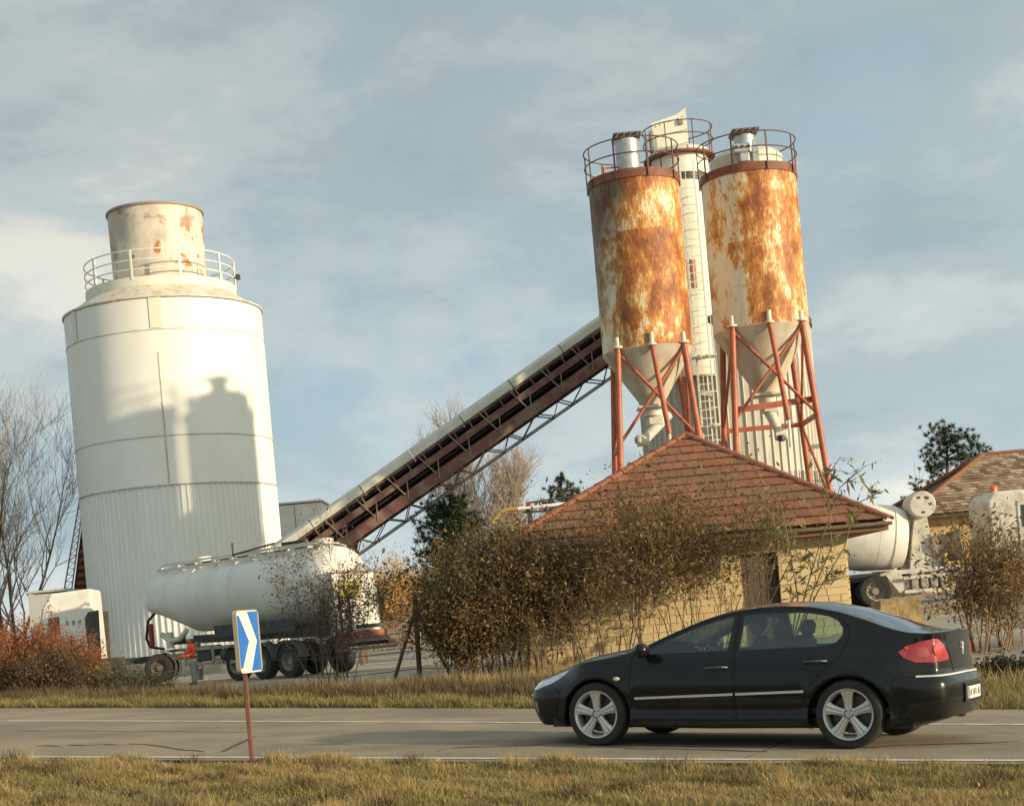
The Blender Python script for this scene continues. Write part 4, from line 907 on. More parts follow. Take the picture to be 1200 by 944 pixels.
def catmull(P, n):
    out = []; P = [Vector((p[0], p[1], 0)) for p in P]; P = [Vector((P[0].x, -P[1].y, 0)) + Vector((P[1].x - P[0].x, 0, 0))] + P + [Vector((P[-2].x, -P[-2].y, 0))]
    for i in range(1, len(P) - 2):
        for k in range(n):
            t = k / n; a, b, c, d = P[i - 1], P[i], P[i + 1], P[i + 2]
            out.append(.5 * ((2 * b) + (c - a) * t + (2 * a - 5 * b + 4 * c - d) * t * t + (3 * b - a - 3 * c + d) * t ** 3))
    out.append(P[-2]); return out
pc = catmull(pl, 24); PX = np.array([p.x for p in pc]); PY = np.array([p.y for p in pc])
sa = np.concatenate([[0], np.cumsum(np.hypot(np.diff(PX), np.diff(PY)))]); q0_ = np.interp(0.0, PX, sa); QQ = sa - q0_; QMIN, QMAX = QQ[0], QQ[-1]
tx_ = np.gradient(PX, QQ); ty_ = np.gradient(PY, QQ); tn_ = np.hypot(tx_, ty_); NX, NY = ty_ / tn_, -tx_ / tn_      # outward normal on the near side
def ss(a, b, x):
    t = np.clip((x - a) / (b - a), 0, 1); return t * t * (3 - 2 * t)
def tab(*p): return (np.array([a for a, _ in p]), np.array([b for _, b in p]))
FL = tab((.15, .06), (.20, .035), (.26, .010), (.33, .022), (.42, .026), (.52, .006), (.62, .0), (.72, .006), (.82, .022), (.90, .040), (.96, .070), (1.05, .118), (1.15, .175), (1.28, .245), (1.42, .315))
FR = tab((.15, .20), (.22, .09), (.36, .03), (.50, .0), (.58, .02), (.64, .07), (.72, .16), (.85, .34), (1.0, .5))
RR = tab((.15, .20), (.24, .10), (.30, .04), (.45, .0), (.62, .004), (.665, .015), (.69, .075), (.80, .085), (.95, .10), (1.04, .115), (1.09, .10), (1.2, .2), (1.4, .4))
ZE_ = tab((-1.6, .615), (-1.25, .63), (-1.05, .66), (-.85, .715), (-.6, .785), (-.3, .85), (0, .90), (.28, .945), (.48, 1.0), (.8, 1.145), (1.1, 1.265), (1.4, 1.35), (1.7, 1.392), (2.0, 1.402), (2.3, 1.385), (2.6, 1.325), (2.85, 1.245), (3.1, 1.155), (3.3, 1.105), (3.5, 1.092), (3.9, 1.10), (4.5, 1.11))
def sm_interp(x, T):
    x = np.asarray(x, float); a = np.interp(x - .06, *T); b = np.interp(x, *T); c = np.interp(x + .06, *T); return (a + 2 * b + c) / 4
def zedge(q): return sm_interp(q, ZE_)
def inset(xb, z):
    z = np.asarray(z, float)
    def it(T): return (np.interp(z - .02, *T) + np.interp(z, *T) * 2 + np.interp(z + .02, *T)) / 4
    wf = 1 - ss(-.75, -.1, xb); wr = ss(3.05, 3.55, xb); fl = it(FL)
    boot = ss(2.95, 3.35, xb); return fl * (1 - wf) * (1 - wr) + it(FR) * wf + it(RR) * wr
def SP(q, z):
    q = np.asarray(q, float); z = np.asarray(z, float); x = np.interp(q, QQ, PX); y = np.interp(q, QQ, PY); d = inset(x, z)
    # wheel arch flare
    for cx in (0.0, 2.725):
        r = np.hypot(x - cx, z - .34); d = d - .018 * np.exp(-((r - .41) / .05) ** 2) * (z > .25) * (x < 3.3) * (x > -.8)
    yy = np.minimum(y - np.interp(q, QQ, NY) * d, 0.0)
    return np.stack([x - np.interp(q, QQ, NX) * d, yy, z], -1)
def resamp(poly, st=.035, closed=True):
    out = []; n = len(poly)
    for i in range(n if closed else n - 1):
        a, b = poly[i], poly[(i + 1) % n]; k = max(1, int(math.ceil(math.hypot(b[0] - a[0], b[1] - a[1]) / st)))
        out += [(a[0] + (b[0] - a[0]) * t / k, a[1] + (b[1] - a[1]) * t / k) for t in range(k)]
    return out
def offset(poly, d):
    n = len(poly); A2 = sum(poly[i][0] * poly[(i + 1) % n][1] - poly[(i + 1) % n][0] * poly[i][1] for i in range(n)); sg = 1 if A2 > 0 else -1; out = []
    for i in range(n):
        a, b, c = poly[i - 1], poly[i], poly[(i + 1) % n]; t1 = Vector((b[0] - a[0], b[1] - a[1])); t2 = Vector((c[0] - b[0], c[1] - b[1]))
        if t1.length < 1e-7 or t2.length < 1e-7: out.append(b); continue
        t1.normalize(); t2.normalize(); m = Vector((-(t1.y + t2.y), t1.x + t2.x)); m = m.normalized() if m.length > 1e-6 else Vector((-t1.y, t1.x)); m = m / max(.5, m.dot(Vector((-t1.y, t1.x))))
        out.append((b[0] + m.x * d * sg, b[1] + m.y * d * sg))
    return out
def inside(p, poly):
    x, y = p; c = False; n = len(poly); j = n - 1
    for i in range(n):
        if (poly[i][1] > y) != (poly[j][1] > y) and x < (poly[j][0] - poly[i][0]) * (y - poly[i][1]) / (poly[j][1] - poly[i][1]) + poly[i][0]: c = not c
        j = i
    return c
ze = lambda q: float(zedge(q))
def along(q0, q1, dz, n=14): return [(q0 + (q1 - q0) * i / n, ze(q0 + (q1 - q0) * i / n) + dz) for i in range(n + 1)]
arch_f = [(.405 * math.cos(t), .33 + .375 * math.sin(t)) for t in [math.pi * (-.12 + 1.24 * i / 40) for i in range(41)]]
arch_r = [(2.725 + x_ * 1.0, z_) for x_, z_ in arch_f]
outline = [(QMIN, .20), (-1.2, .19), (-.7, .20), (-.42, .20)] + arch_f[::-1] + [(.42, .20), (1.3, .19), (2.30, .20)] + arch_r[::-1] + [(3.15, .23), (3.5, .27), (4.0, .29), (QMAX, .29)] + along(QMAX, QMIN, 0, 160)
outline = resamp(outline, .05)
win_f = [(.50, .952), (1.0, .962), (1.48, .972)] + along(1.50, .66, -.055, 12) 
win_r = [(1.605, .975), (2.2, .988), (2.50, .998), (2.60, 1.03), (2.655, 1.09), (2.66, 1.16), (2.60, 1.235)] + along(2.52, 1.605, -.062, 12)
door_f = [(.45, .285), (.40, .50), (.405, .70), (.42, .90)] + along(.47, 1.545, -.022, 20) + [(1.55, 1.1), (1.56, .6), (1.56, .285)]
door_r = [(1.575, .285), (1.575, .8), (1.565, 1.2)] + along(1.56, 2.58, -.022, 16) + [(2.70, 1.20), (2.735, 1.08), (2.68, .93), (2.52, .78), (2.36, .62), (2.27, .45), (2.25, .285)]
lamp_h = [(-.43, .800), (-.60, .772), (-.85, .702), (-1.06, .640), (-1.17, .600), (-1.12, .560), (-.88, .585), (-.64, .655), (-.50, .735)]
lamp_t = [(3.21, .925), (3.30, .985), (3.45, 1.025), (3.62, 1.045), (3.76, 1.040), (3.86, .98), (3.95, .865), (3.92, .825), (3.6, .81), (3.38, .815), (3.27, .86)]
boot_q = [(3.985, .83), (3.90, 1.03)] + along(3.86, QMAX + .01, -.004, 6) + [(QMAX + .01, .70), (4.02, .70)]
bump_r = [(3.06, .285), (3.13, .50), (3.16, .68), (3.4, .685), (3.75, .69), (QMAX + .01, .688), (QMAX + .01, .30), (4.0, .30), (3.5, .285)]
bump_f = [(QMIN - .01, .21), (-1.2, .205), (-.62, .215), (-.50, .42), (-.47, .58), (-.60, .625), (-.88, .572), (-1.13, .54), (-1.3, .545), (QMIN - .01, .54)]
grille = [(QMIN - .01, .26), (-1.25, .25), (-1.12, .30), (-1.16, .46), (QMIN - .01, .47)]
fogl = [(-.93, .34), (-.86, .33), (-.845, .45), (-.93, .46)]
cap_ = [(.9 * 0, 0)]
G_ = .0045
regions = [  # name, polygon, gap, material
    ('window', win_f, 0, cglass), ('window', win_r, 0, cglass), ('headlight', lamp_h, G_, lamp_glass), ('tail_light', lamp_t, G_, red_lens),
    ('fog_light', fogl, 0, galv), ('grille', grille, 0, blk_pl),
    ('door', door_f, G_, paint), ('door', door_r, G_, paint), ('boot_lid', boot_q, G_, paint), ('rear_bumper', bump_r, .003, paint), ('front_bumper', bump_f, .003, paint)]
pts = []; edges = []
def add_poly(poly):
    b = len(pts); pts.extend(poly); n = len(poly); edges.extend([(b + i, b + (i + 1) % n) for i in range(n)])
add_poly(outline); inner = []
for nm, poly, gap, mt in regions:
    poly = resamp(poly, .04); ip = offset(poly, gap) if gap else poly
    add_poly(poly)
    if gap: add_poly(ip)
    inner.append((nm, poly, ip, mt))
for i in range(int((QMAX - QMIN) / .05) + 1):
    for j in range(25): q, z = QMIN + .01 + i * .05, .21 + j * .05; pts.append((q + .011 * (j % 2), z))
res = delaunay_2d_cdt([Vector(p) for p in pts], edges, [], 0, 1e-5)
tv = [(v.x, v.y) for v in res[0]]; tris = res[2]
bucket = {}
for f in tris:
    cx = sum(tv[i][0] for i in f) / 3; cz = sum(tv[i][1] for i in f) / 3
    if not inside((cx, cz), outline) or cx < QMIN or cx > QMAX: continue
    key = 'body'
    for k, (nm, poly, ip, mt) in enumerate(inner):
        if inside((cx, cz), ip): key = k; break
        if inside((cx, cz), poly): key = None; break
    if key is None: key = 'gap'
    bucket.setdefault(key, []).append(f)
ALLP = SP(np.array([p[0] for p in tv]), np.array([p[1] for p in tv]))
car = empty('saloon_car', (0, 0, 0), 'black four door saloon car on silver five spoke wheels driving left along the road', 'car')
def panel(name, faces, mat, parent, push=0.0, side=1, both=False):
    used = sorted({i for f in faces for i in f}); mp = {v: k for k, v in enumerate(used)}; V = [ALLP[i].copy() for i in used]
    if push:
        for k, i in enumerate(used):
            q = tv[i][0]; V[k][0] += float(np.interp(q, QQ, NX)) * push; V[k][1] += float(np.interp(q, QQ, NY)) * push
    Fs = [tuple(mp[i] for i in f) for f in faces]
    if both: n = len(V); V = V + [np.array([v[0], -v[1], v[2]]) for v in V]; Fs = Fs + [tuple(n + i for i in f[::-1]) for f in Fs]
    elif side < 0: V = [np.array([v[0], -v[1], v[2]]) for v in V]; Fs = [f[::-1] for f in Fs]
    me = bpy.data.meshes.new(name); me.from_pydata([tuple(v) for v in V], [], Fs); me.materials.append(mat)
    bm = bmesh.new(); bm.from_mesh(me); bmesh.ops.remove_doubles(bm, verts=bm.verts, dist=1e-5); bm.to_mesh(me); bm.free()
    me.polygons.foreach_set('use_smooth', [True] * len(me.polygons)); return link(name, me, parent)
# --- top skin (bonnet, windscreen, roof, rear window, boot)
qs = np.linspace(QMIN, QMAX, 170); E = SP(qs, zedge(qs)); CR = tab((-1.0, .01), (-.85, .035), (-.3, .085), (.3, .085), (.6, .06), (1.0, .05), (1.8, .045), (2.6, .04), (3.1, .03), (3.7, .015))
tt = np.linspace(-1, 1, 21)
def top_pt(i, t): return (float(E[i][0]) , float(E[i][1]) * -t * -1 if False else float(E[i][1]) * t, float(E[i][2]) + float(np.interp(E[i][0], *CR)) * (1 - abs(t) ** 2.2))
tops = {'bonnet': [], 'windscreen': [], 'roof': [], 'rear_window': [], 'boot_top': [], 'pillar': []}
for i in range(len(qs) - 1):
    xm = (E[i][0] + E[i + 1][0]) / 2
    for k in range(20):
        tm = abs((tt[k] + tt[k + 1]) / 2)
        if xm < .47: key = 'bonnet'
        elif xm < 1.34: key = 'windscreen' if tm < .9 else 'pillar'
        elif xm < 2.58: key = 'roof'
        elif xm < 3.22: key = 'rear_window' if tm < .88 else 'pillar'
        else: key = 'boot_top'
        tops[key].append((i, k))
body = panel('body', bucket['body'], paint, car, both=True)
TM = {'bonnet': paint, 'windscreen': cglass, 'roof': paint, 'rear_window': wglass, 'boot_top': paint, 'pillar': paint}
for key, cells in tops.items():
    b = MB(); idx = {}
    def vid(i, k):
        if (i, k) not in idx: idx[(i, k)] = len(b.v); b.v.append(top_pt(i, tt[k]))
        return idx[(i, k)]
    for i, k in cells: b.f.append((vid(i, k), vid(i, k + 1), vid(i + 1, k + 1), vid(i + 1, k)))
    o = b.build(key, TM[key], car if key != 'pillar' else body); o.data.polygons.foreach_set('use_smooth', [True] * len(o.data.polygons))
doors = []
for k, (nm, poly, ip, mt) in enumerate(inner):
    if k not in bucket: print('missing region', nm); continue
    if nm in ('boot_lid', 'rear_bumper', 'front_bumper', 'grille'): o = panel(nm, bucket[k], mt, car, 0.003, both=True); doors.append((nm, o, o)); continue
    a = panel(nm, bucket[k], mt, car, -.001 if nm == 'window' else 0.0); b2 = panel(nm, bucket[k], mt, car, -.001 if nm == 'window' else 0.0, side=-1)
    if nm == 'tail_light': a['label'] = 'red near side rear lamp cluster'
    doors.append((nm, a, b2))
dd_ = [d for d in doors if d[0] == 'door']
# dark inner shell under the shut lines
glz = {k for k, r_ in enumerate(inner) if r_[0] == 'window'}
inn = [f for kk, v in bucket.items() if kk not in glz for f in v]
sh_ = panel('inner_shell', inn, blk_pl, car, -.03, both=True)
# chrome strips, handles, mirror, small lamps
def strip(qa, qb, za, zb, h, push, mat, name, parent, n=24, side=1, both=False):
    b = MB(); vs = []
    for i in range(n + 1):
        q = lerp(qa, qb, i / n); z = lerp(za, zb, i / n); nx, ny = float(np.interp(q, QQ, NX)), float(np.interp(q, QQ, NY)); lo_, hi_ = SP(q, z - h / 2), SP(q, z + h / 2)
        for p, pu in ((lo_, 0), (lo_, push), (hi_, push), (hi_, 0)): vs.append((p[0] + nx * pu, p[1] + ny * pu, p[2]))
    fs = [(i * 4 + j, i * 4 + (j + 1) % 4, (i + 1) * 4 + (j + 1) % 4, (i + 1) * 4 + j) for i in range(n) for j in range(4)] + [(0, 1, 2, 3), (n * 4 + 3, n * 4 + 2, n * 4 + 1, n * 4)]
    if both or side < 0:
        m = [(x, -y, z) for x, y, z in vs]; mf = [f[::-1] for f in fs]
        if side < 0: b.add(m, mf)
        else: b.add(vs, fs); b.add(m, mf)
    else: b.add(vs, fs)
    return b.build(name, mat, parent)
for sd_i in (1, -1):
    d0, d1 = (dd_[0][1], dd_[1][1]) if sd_i == 1 else (dd_[0][2], dd_[1][2])
    strip(.46, 1.55, .500, .536, .024, .010, chrome, 'chrome_trim', d0, side=sd_i); strip(1.58, 2.29, .537, .560, .024, .010, chrome, 'chrome_trim', d1, side=sd_i)
    for qa, dd0, zh in ((1.27, d0, .80), (2.30, d1, .845)):
        b = MB(); p0 = SP(qa, zh); p1 = SP(qa + .21, zh + .008); pa = Vector(p0) + Vector((0, -.035, 0)); pb_ = Vector(p1) + Vector((0, -.035, 0))
        if sd_i < 0: pa.y *= -1; pb_.y *= -1
        b.path([Vector((pa.x - .01, pa.y + .04 * sd_i, pa.z)), pa, pa.lerp(pb_, .5) + Vector((0, -.008 * sd_i, .003)), pb_, Vector((pb_.x + .012, pb_.y + .04 * sd_i, pb_.z))], .013, 8).build('door_handle', M('handle_black', (.05, .05, .05), .25, coat=.6), dd0, 60)
        c = (pa + pb_) / 2; c.y += .030 * sd_i
        MB().lathe([(0, -.006), (.085, -.006), (.09, 0), (.085, .004), (0, .004)], 20, (0, 0, 0), 'Y').build('handle_recess', blk_pl, dd0, 40).matrix_local = Matrix.Translation(c) @ Matrix.Diagonal((.9, 1, .38, 1))
        MB().box(pb_.x + .0, pb_.y - .010 * sd_i, pb_.z, .05, .012, .012, None, .004).build('handle_cap', chrome, dd0)
    b = MB(); ml = [(0, 0), (.10, .0)]
    bm = bmesh.new(); bmesh.ops.create_uvsphere(bm, u_segments=20, v_segments=12, radius=1)
    for v in bm.verts:
        x, y, z = v.co; v.co = Vector((.60 + x * .085 + (.02 * abs(y)), -.995 * sd_i + y * .105, 1.0 + z * .070 * (1.1 - .2 * y * sd_i)))
    me = bpy.data.meshes.new('mirror'); bm.to_mesh(me); bm.free(); mo = link('mirror', me, d0, paint, True)
    MB().box(.58, -.88 * sd_i, .965, .07, .14, .03, None, .01).build('mirror_arm', blk_pl, mo)
    p = SP(.26, .705); b = MB(); b.lathe([(0, -.006), (.026, -.006), (.026, .004), (.018, .009), (0, .010)], 14, (0, 0, 0), 'Y'); o = b.build('side_repeater', M('clear_lens', (.75, .70, .55), .2), car, 50)
    o.matrix_local = Matrix.Translation((p[0], p[1] * sd_i, p[2])) @ Matrix.Diagonal((1.35, -1 * sd_i, .8, 1))
strip(3.38, QMAX, .688, .700, .016, .016, chrome, 'chrome_trim', doors[[d[0] for d in doors].index('rear_bumper')][1], both=True, n=30)
strip(-1.30, -.94, .522, .522, .014, .010, chrome, 'chrome_trim', doors[[d[0] for d in doors].index('front_bumper')][1], both=True)
strip(.42, 2.28, .245, .245, .05, .012, blk_pl, 'sill', car, both=True)
# lamp inside details
tl = [d for d in doors if d[0] == 'tail_light'][0]
for sd_i, tlo in ((1, tl[1]), (-1, tl[2])):
    for q, z, r, col, nm in ((3.46, .90, .055, (.50, .10, .09), 'lamp_reflector'), (3.70, .93, .062, (.55, .07, .06), 'lamp_reflector'), (3.29, .955, .02, (.9, .03, .03), 'side_marker')):
        p = SP(q, z); nx, ny = float(np.interp(q, QQ, NX)), float(np.interp(q, QQ, NY)); ob = MB().lathe([(0, .004), (r * .6, .004), (r, .0), (r, -.01)], 18).build(nm, M(nm + str(r), col, .15, .2, coat=1), tlo, 50)
        nv = Vector((nx, ny * sd_i, .1)).normalized(); ob.matrix_local = Matrix.Translation(Vector((p[0], p[1] * sd_i, p[2])) + nv * .003) @ nv.to_track_quat('Z', 'Y').to_matrix().to_4x4()
# number plate, emblem, exhaust, handle on the boot
xr = float(SP(QMAX, .47)[0]); pm = M('plate_white', (.78, .74, .62), .5)
pt_ = MB().box(xr + .014, 0, .50, .012, .52, .12, None, .004).build('number_plate', pm, car)
MB().box(xr + .004, 0, .50, .012, .60, .19, None, .004).build('plate_recess', blk_pl, car)
bl = M('plate_blue', (.03, .08, .35), .5); ink = M('plate_ink', (.03, .03, .03), .6)
for sy in (-.242, .242): MB().box(xr + .021, sy, .50, .004, .03, .116).build('plate_band', bl, pt_)
b = MB()    # blurred unreadable characters: short dark strokes, as in the photograph
for i, ch in enumerate((0, 1, 3, 4, 5, 7, 8)):
    y = -.19 + ch * .047; zz_ = .50
    b.box(xr + .0215, y - .011, zz_, .003, .007, .062); b.box(xr + .0215, y, zz_ + .028 * (1 if i % 2 else -1), .003, .024, .008)
    if i % 3: b.box(xr + .0215, y + .011, zz_, .003, .007, .062)
    if i != 2: b.box(xr + .0215, y, zz_, .003, .022, .008)
b.build('plate_text', ink, pt_)
xb_ = float(SP(QMAX, .93)[0])
em = MB(); em.prism([(p[0] * .9, p[1] * .8 + .93) for p in [(-.02, -.075), (.012, -.075), (.016, -.03), (.035, -.005), (.028, .03), (.05, .05), (.03, .068), (.012, .060), (.0, .082), (-.03, .075), (-.035, .055), (-.012, .045), (-.015, .02), (-.045, .015), (-.045, .0), (-.01, -.012)]], xb_, xb_ + .018, 'YZ'); em.build('emblem', chrome, car)
MB().box(xb_ + .0, 0, .735, .03, .50, .022).build('boot_handle', blk_pl, car)
for y in (.52, .60): MB().tube((3.35, y, .25), (3.48, y, .24), .028, 12).build('exhaust_pipe', M('dark_exhaust', (.08, .07, .06), .4, .8), car, 60)
# underbody, wheel wells, cabin
MB().box(1.36, 0, .24, 3.9, 1.5, .10).build('underbody', blk_pl, car)
for cx in (0, 2.725):
    for sg in (-1, 1):
        b = MB(); n = 24
        vs = []
        for y in (.85 * sg, .50 * sg):
            for i in range(n + 1):
                t = math.pi * (-.1 + 1.2 * i / n); vs.append((cx + .40 * math.cos(t), y, .33 + .372 * math.sin(t)))
        b.add(vs, [(i, i + 1, n + 2 + i, n + 1 + i) for i in range(n)] + [tuple(range(n + 1, 2 * n + 2))]); b.build('wheel_well', blk_pl, car, fix=False)
cab = M('dark_cabin', (.030, .031, .034), .8, c2=(.045, .045, .05), scale=5); seatm = M('grey_seat_cloth', (.060, .062, .068), .9, c2=(.09, .09, .095), scale=9)
MB().box(1.75, 0, .36, 2.7, 1.55, .06).build('cabin_floor', cab, car)
MB().box(.80, 0, .80, .55, 1.40, .26, Matrix.Rotation(R(-8), 3, 'Y'), .06).build('dashboard', cab, car, 40)
MB().box(2.95, 0, .88, .75, 1.35, .10, None, .03).build('parcel_shelf', cab, car)
for x, y, w in ((1.52, -.37, .50), (1.52, .37, .50), (2.42, -.38, .62), (2.42, .38, .62)):
    s_ = MB().box(x, y, .50, .52, w, .16, Matrix.Rotation(R(-8), 3, 'Y'), .05).build('seat', seatm, car, 50)
    MB().box(x + .30, y, .80, .15, w * .96, .60, Matrix.Rotation(R(14), 3, 'Y'), .06).build('backrest', seatm, s_, 50)
    MB().box(x + .40, y, 1.165, .10, .27, .17, Matrix.Rotation(R(10), 3, 'Y'), .04).build('headrest', seatm, s_, 50)
sw = MB(); sw.path([(1.02 + .06 * math.sin(a), -.37 + .185 * math.cos(a), .90 + .175 * math.sin(a)) for a in [2 * math.pi * i / 28 for i in range(28)]], .015, 7, True); sw.bar((1.02, -.54, .90), (1.02, -.2, .90), .03); sw.tube((.85, -.37, .80), (1.01, -.37, .90), .03); sw.build('steering_wheel', blk_pl, car, 60)
# wheels
def make_wheel():
    hub = MB(); hub.lathe([(0, .02), (.19, .02), (.19, .035), (.0, .035)], 28, (0, 0, 0), 'Y'); hub.lathe([(.05, -.05), (.05, .02)], 16, (0, 0, 0), 'Y')
    h = hub.build('wheel', M('brake_disc', (.10, .095, .09), .5, .5), car, 40)
    MB().lathe([(.238, -.09), (.248, -.105), (.295, -.108), (.322, -.098), (.333, -.075), (.336, 0), (.333, .075), (.322, .10), (.252, .105), (.238, .09), (.238, -.09)], 64, (0, 0, 0), 'Y').build('tyre', rubber, h, 35)
    r_ = MB(); r_.lathe([(.240, -.098), (.250, -.103), (.250, -.110), (.236, -.108), (.222, -.09), (.216, -.05), (.222, .06), (.238, .09)], 64, (0, 0, 0), 'Y')
    r_.lathe([(0, -.092), (.028, -.092), (.034, -.086), (.062, -.082), (.066, -.05), (.05, 0)], 30, (0, 0, 0), 'Y')
    for k in range(5):
        a = 2 * math.pi * k / 5 + .35; ca_, sa_ = math.cos(a), math.sin(a)
        prof = [(.045, -.036, -.085), (.10, -.037, -.083), (.17, -.048, -.090), (.228, -.068, -.096)]; vs = []
        for rr, hw, y in prof:
            hh = -hw
            for w_, yy in ((-hh, y + .0), (-hh * .35, y - .010), (0, y - .004), (hh * .35, y - .010), (hh, y), (hh, y + .04), (-hh, y + .04)): vs.append((rr * ca_ - w_ * sa_, yy, rr * sa_ + w_ * ca_))
        fs = [(i * 7 + j, i * 7 + (j + 1) % 7, (i + 1) * 7 + (j + 1) % 7, (i + 1) * 7 + j) for i in range(3) for j in range(7)]; r_.add(vs, fs)
    r_.build('rim', alloy, h, 30)
    nb = MB()
    for k in range(5): a = 2 * math.pi * (k + .5) / 5 + .35; nb.tube((.045 * math.cos(a), -.094, .045 * math.sin(a)), (.045 * math.cos(a), -.07, .045 * math.sin(a)), .008, 8)
    nb.build('wheel_nuts', M('nut', (.2, .2, .2), .4, .8), h)
    return h
w0 = make_wheel(); w0.location = (0, -.79, .335)
for x, y in ((2.725, -.79), (0, .79), (2.725, .79)):
    c = copy_tree(w0, car); c.location = (x, y, .335)
    if y > 0: c.rotation_euler = (0, 0, math.pi)
# driver
def skin_figure(name, verts, edges, mat, parent, root=0, sub=2):
    me = bpy.data.meshes.new(name); bm = bmesh.new(); sl = bm.verts.layers.skin.verify(); vs = []
    for p, r_ in verts:
        v = bm.verts.new(p); v[sl].radius = r_ if isinstance(r_, tuple) else (r_, r_); vs.append(v)
    for a, b in edges: bm.edges.new((vs[a], vs[b]))
    bm.verts.ensure_lookup_table(); vs[root][sl].use_root = True; bm.to_mesh(me); bm.free(); me.materials.append(mat); o = link(name, me, parent)
    m = o.modifiers.new('skin', 'SKIN'); m.use_smooth_shade = True; m2 = o.modifiers.new('sub', 'SUBSURF'); m2.levels = sub; m2.render_levels = sub; return o
def head_mesh(name, mat, parent, loc, rotz, s=1.0):
    bm = bmesh.new(); bmesh.ops.create_uvsphere(bm, u_segments=28, v_segments=20, radius=1)
    for v in bm.verts:      # faces -x ; ovoid skull, jaw, brow, nose
        x, y, z = v.co; jaw = max(0, -z); X = x * (.098 - .012 * jaw) - .018 * jaw * (x < 0); Y = y * (.076 - .022 * jaw); Z = z * .118
        if x < -.5: X -= .020 * math.exp(-((y / .16) ** 2)) * math.exp(-(((z + .12) / .20) ** 2)); X += .008 * math.exp(-(((abs(y) - .33) / .14) ** 2)) * math.exp(-(((z - .08) / .10) ** 2)); X -= .005 * math.exp(-((y / .3) ** 2)) * math.exp(-(((z + .45) / .09) ** 2))
        if abs(y) > .85 and abs(z) < .3 and abs(x) < .3: Y *= 1.14
        v.co = Vector((X, Y, Z)) * s
    me = bpy.data.meshes.new(name); bm.to_mesh(me); bm.free(); o = link(name, me, parent, mat, True); o.location = loc; o.rotation_euler = (0, 0, rotz); return o
skin_m = M('skin', (.45, .26, .18), .55)
dv_ = empty('person', (0, 0, 0), 'driver in a blue top behind the wheel of the black car', 'person'); 
blue_c = M('blue_top', (.05, .10, .24), .85, c2=(.04, .07, .17), scale=9); trs = M('dark_trousers', (.03, .03, .04), .9)
tb = skin_figure('body', [((1.62, 0, .62), (.17, .13)), ((1.66, 0, .80), (.16, .12)), ((1.69, 0, .97), (.19, .12)), ((1.68, 0, 1.05), (.09, .08)), ((1.66, 0, 1.12), .052),
    ((1.68, -.19, .99), .062), ((1.50, -.25, .80), .047), ((1.24, -.20, .90), .036), ((1.08, -.15, .97), (.03, .04)), ((1.68, .19, .99), .062), ((1.50, .25, .80), .047), ((1.24, .20, .88), .036), ((1.08, .15, .96), (.03, .04)),
    ((1.20, -.10, .66), .075), ((1.0, -.12, .45), .05), ((1.20, .10, .66), .075), ((1.0, .12, .45), .05)],
    [(0, 1), (1, 2), (2, 3), (3, 4), (2, 5), (5, 6), (6, 7), (7, 8), (2, 9), (9, 10), (10, 11), (11, 12), (0, 13), (13, 14), (0, 15), (15, 16)], blue_c, dv_)
hd = head_mesh('head', skin_m, dv_, (1.635, 0, 1.215), 0, .88)
hm = head_mesh('hair', M('dark_hair', (.04, .028, .02), .8), dv_, (1.655, 0, 1.245), 0, .92)
for sg in (-1, 1): skin_figure('hand', [((1.10, sg * .16, .955), .024), ((1.05, sg * .155, .985), (.028, .016)), ((1.02, sg * .13, 1.005), .010), ((1.00, sg * .105, .995), .008), ((1.015, sg * .15, 1.02), .010), ((.99, sg * .14, 1.005), .008), ((1.02, sg * .17, 1.02), .010), ((.99, sg * .17, 1.005), .008), ((1.03, sg * .185, 1.01), .009), ((1.0, sg * .19, .995), .007), ((1.06, sg * .12, .985), .010), ((1.04, sg * .10, .975), .009)], [(0, 1), (1, 2), (2, 3), (1, 4), (4, 5), (1, 6), (6, 7), (1, 8), (8, 9), (1, 10), (10, 11)], skin_m, dv_, sub=1)
# place car on the road
CS = 1.03; rw = hit(997, 877); YAW = R(30)
def road_frame(p, yaw):
    e = .5; ex = Vector((math.cos(yaw), -math.sin(yaw), 0)); zx = (gz(p.x + ex.x * e, p.y + ex.y * e) - gz(p.x - ex.x * e, p.y - ex.y * e)) / (2 * e); ex = Vector((ex.x, ex.y, zx)).normalized()
    ey = Vector((math.sin(yaw), math.cos(yaw), 0)); zy = (gz(p.x + ey.x * e, p.y + ey.y * e) - gz(p.x - ey.x * e, p.y - ey.y * e)) / (2 * e); ey = Vector((ey.x, ey.y, zy)).normalized(); ez = ex.cross(ey).normalized(); ey = ez.cross(ex)
    return ex, ey, ez
ex, ey, ez = road_frame(rw, YAW); orr = Vector((rw.x, rw.y, gz(rw.x, rw.y))) - (ex * 2.725 + ey * -.85) * CS
mw = Matrix((ex * CS, ey * CS, ez * CS)).transposed().to_4x4(); mw.translation = orr + ez * .002
car.matrix_world = mw; dv_.matrix_world = mw @ Matrix.Translation((0, -.37, 0))
# ------------------------------------------------------------ tanker: tractor and silo trailer
tl0 = Vector((-11.75, 53.0, 0)); tr0 = Vector((-4.75, 46.3, 0)); ax = (tr0 - tl0).normalized(); yawT = math.atan2(ax.y, ax.x); LT = (tr0 - tl0).length
tz = gz(-8.5, 50); tk = empty('tank_trailer', (tl0.x, tl0.y, tz), 'long white bulk powder tank trailer parked at an angle before the white silo', 'trailer', None, yawT)
dirty0 = M('dusty_grey', (.25, .23, .20), .7)
def tprof(x):   # radius and centre height of the barrel: slight hump bottom
    r = 1.10
    return r
prof = [(0, -.36), (.45, -.33), (.85, -.18), (1.0, .05), (1.07, .40), (1.10, 2.0), (1.12, LT - 2.6), (1.10, LT - .9), (1.0, LT - .35), (.76, LT - .08), (.45, LT + .04), (0, LT + .08)]
bm_ = MB().lathe(prof, 64, (0, 0, 2.84), 'X'); 
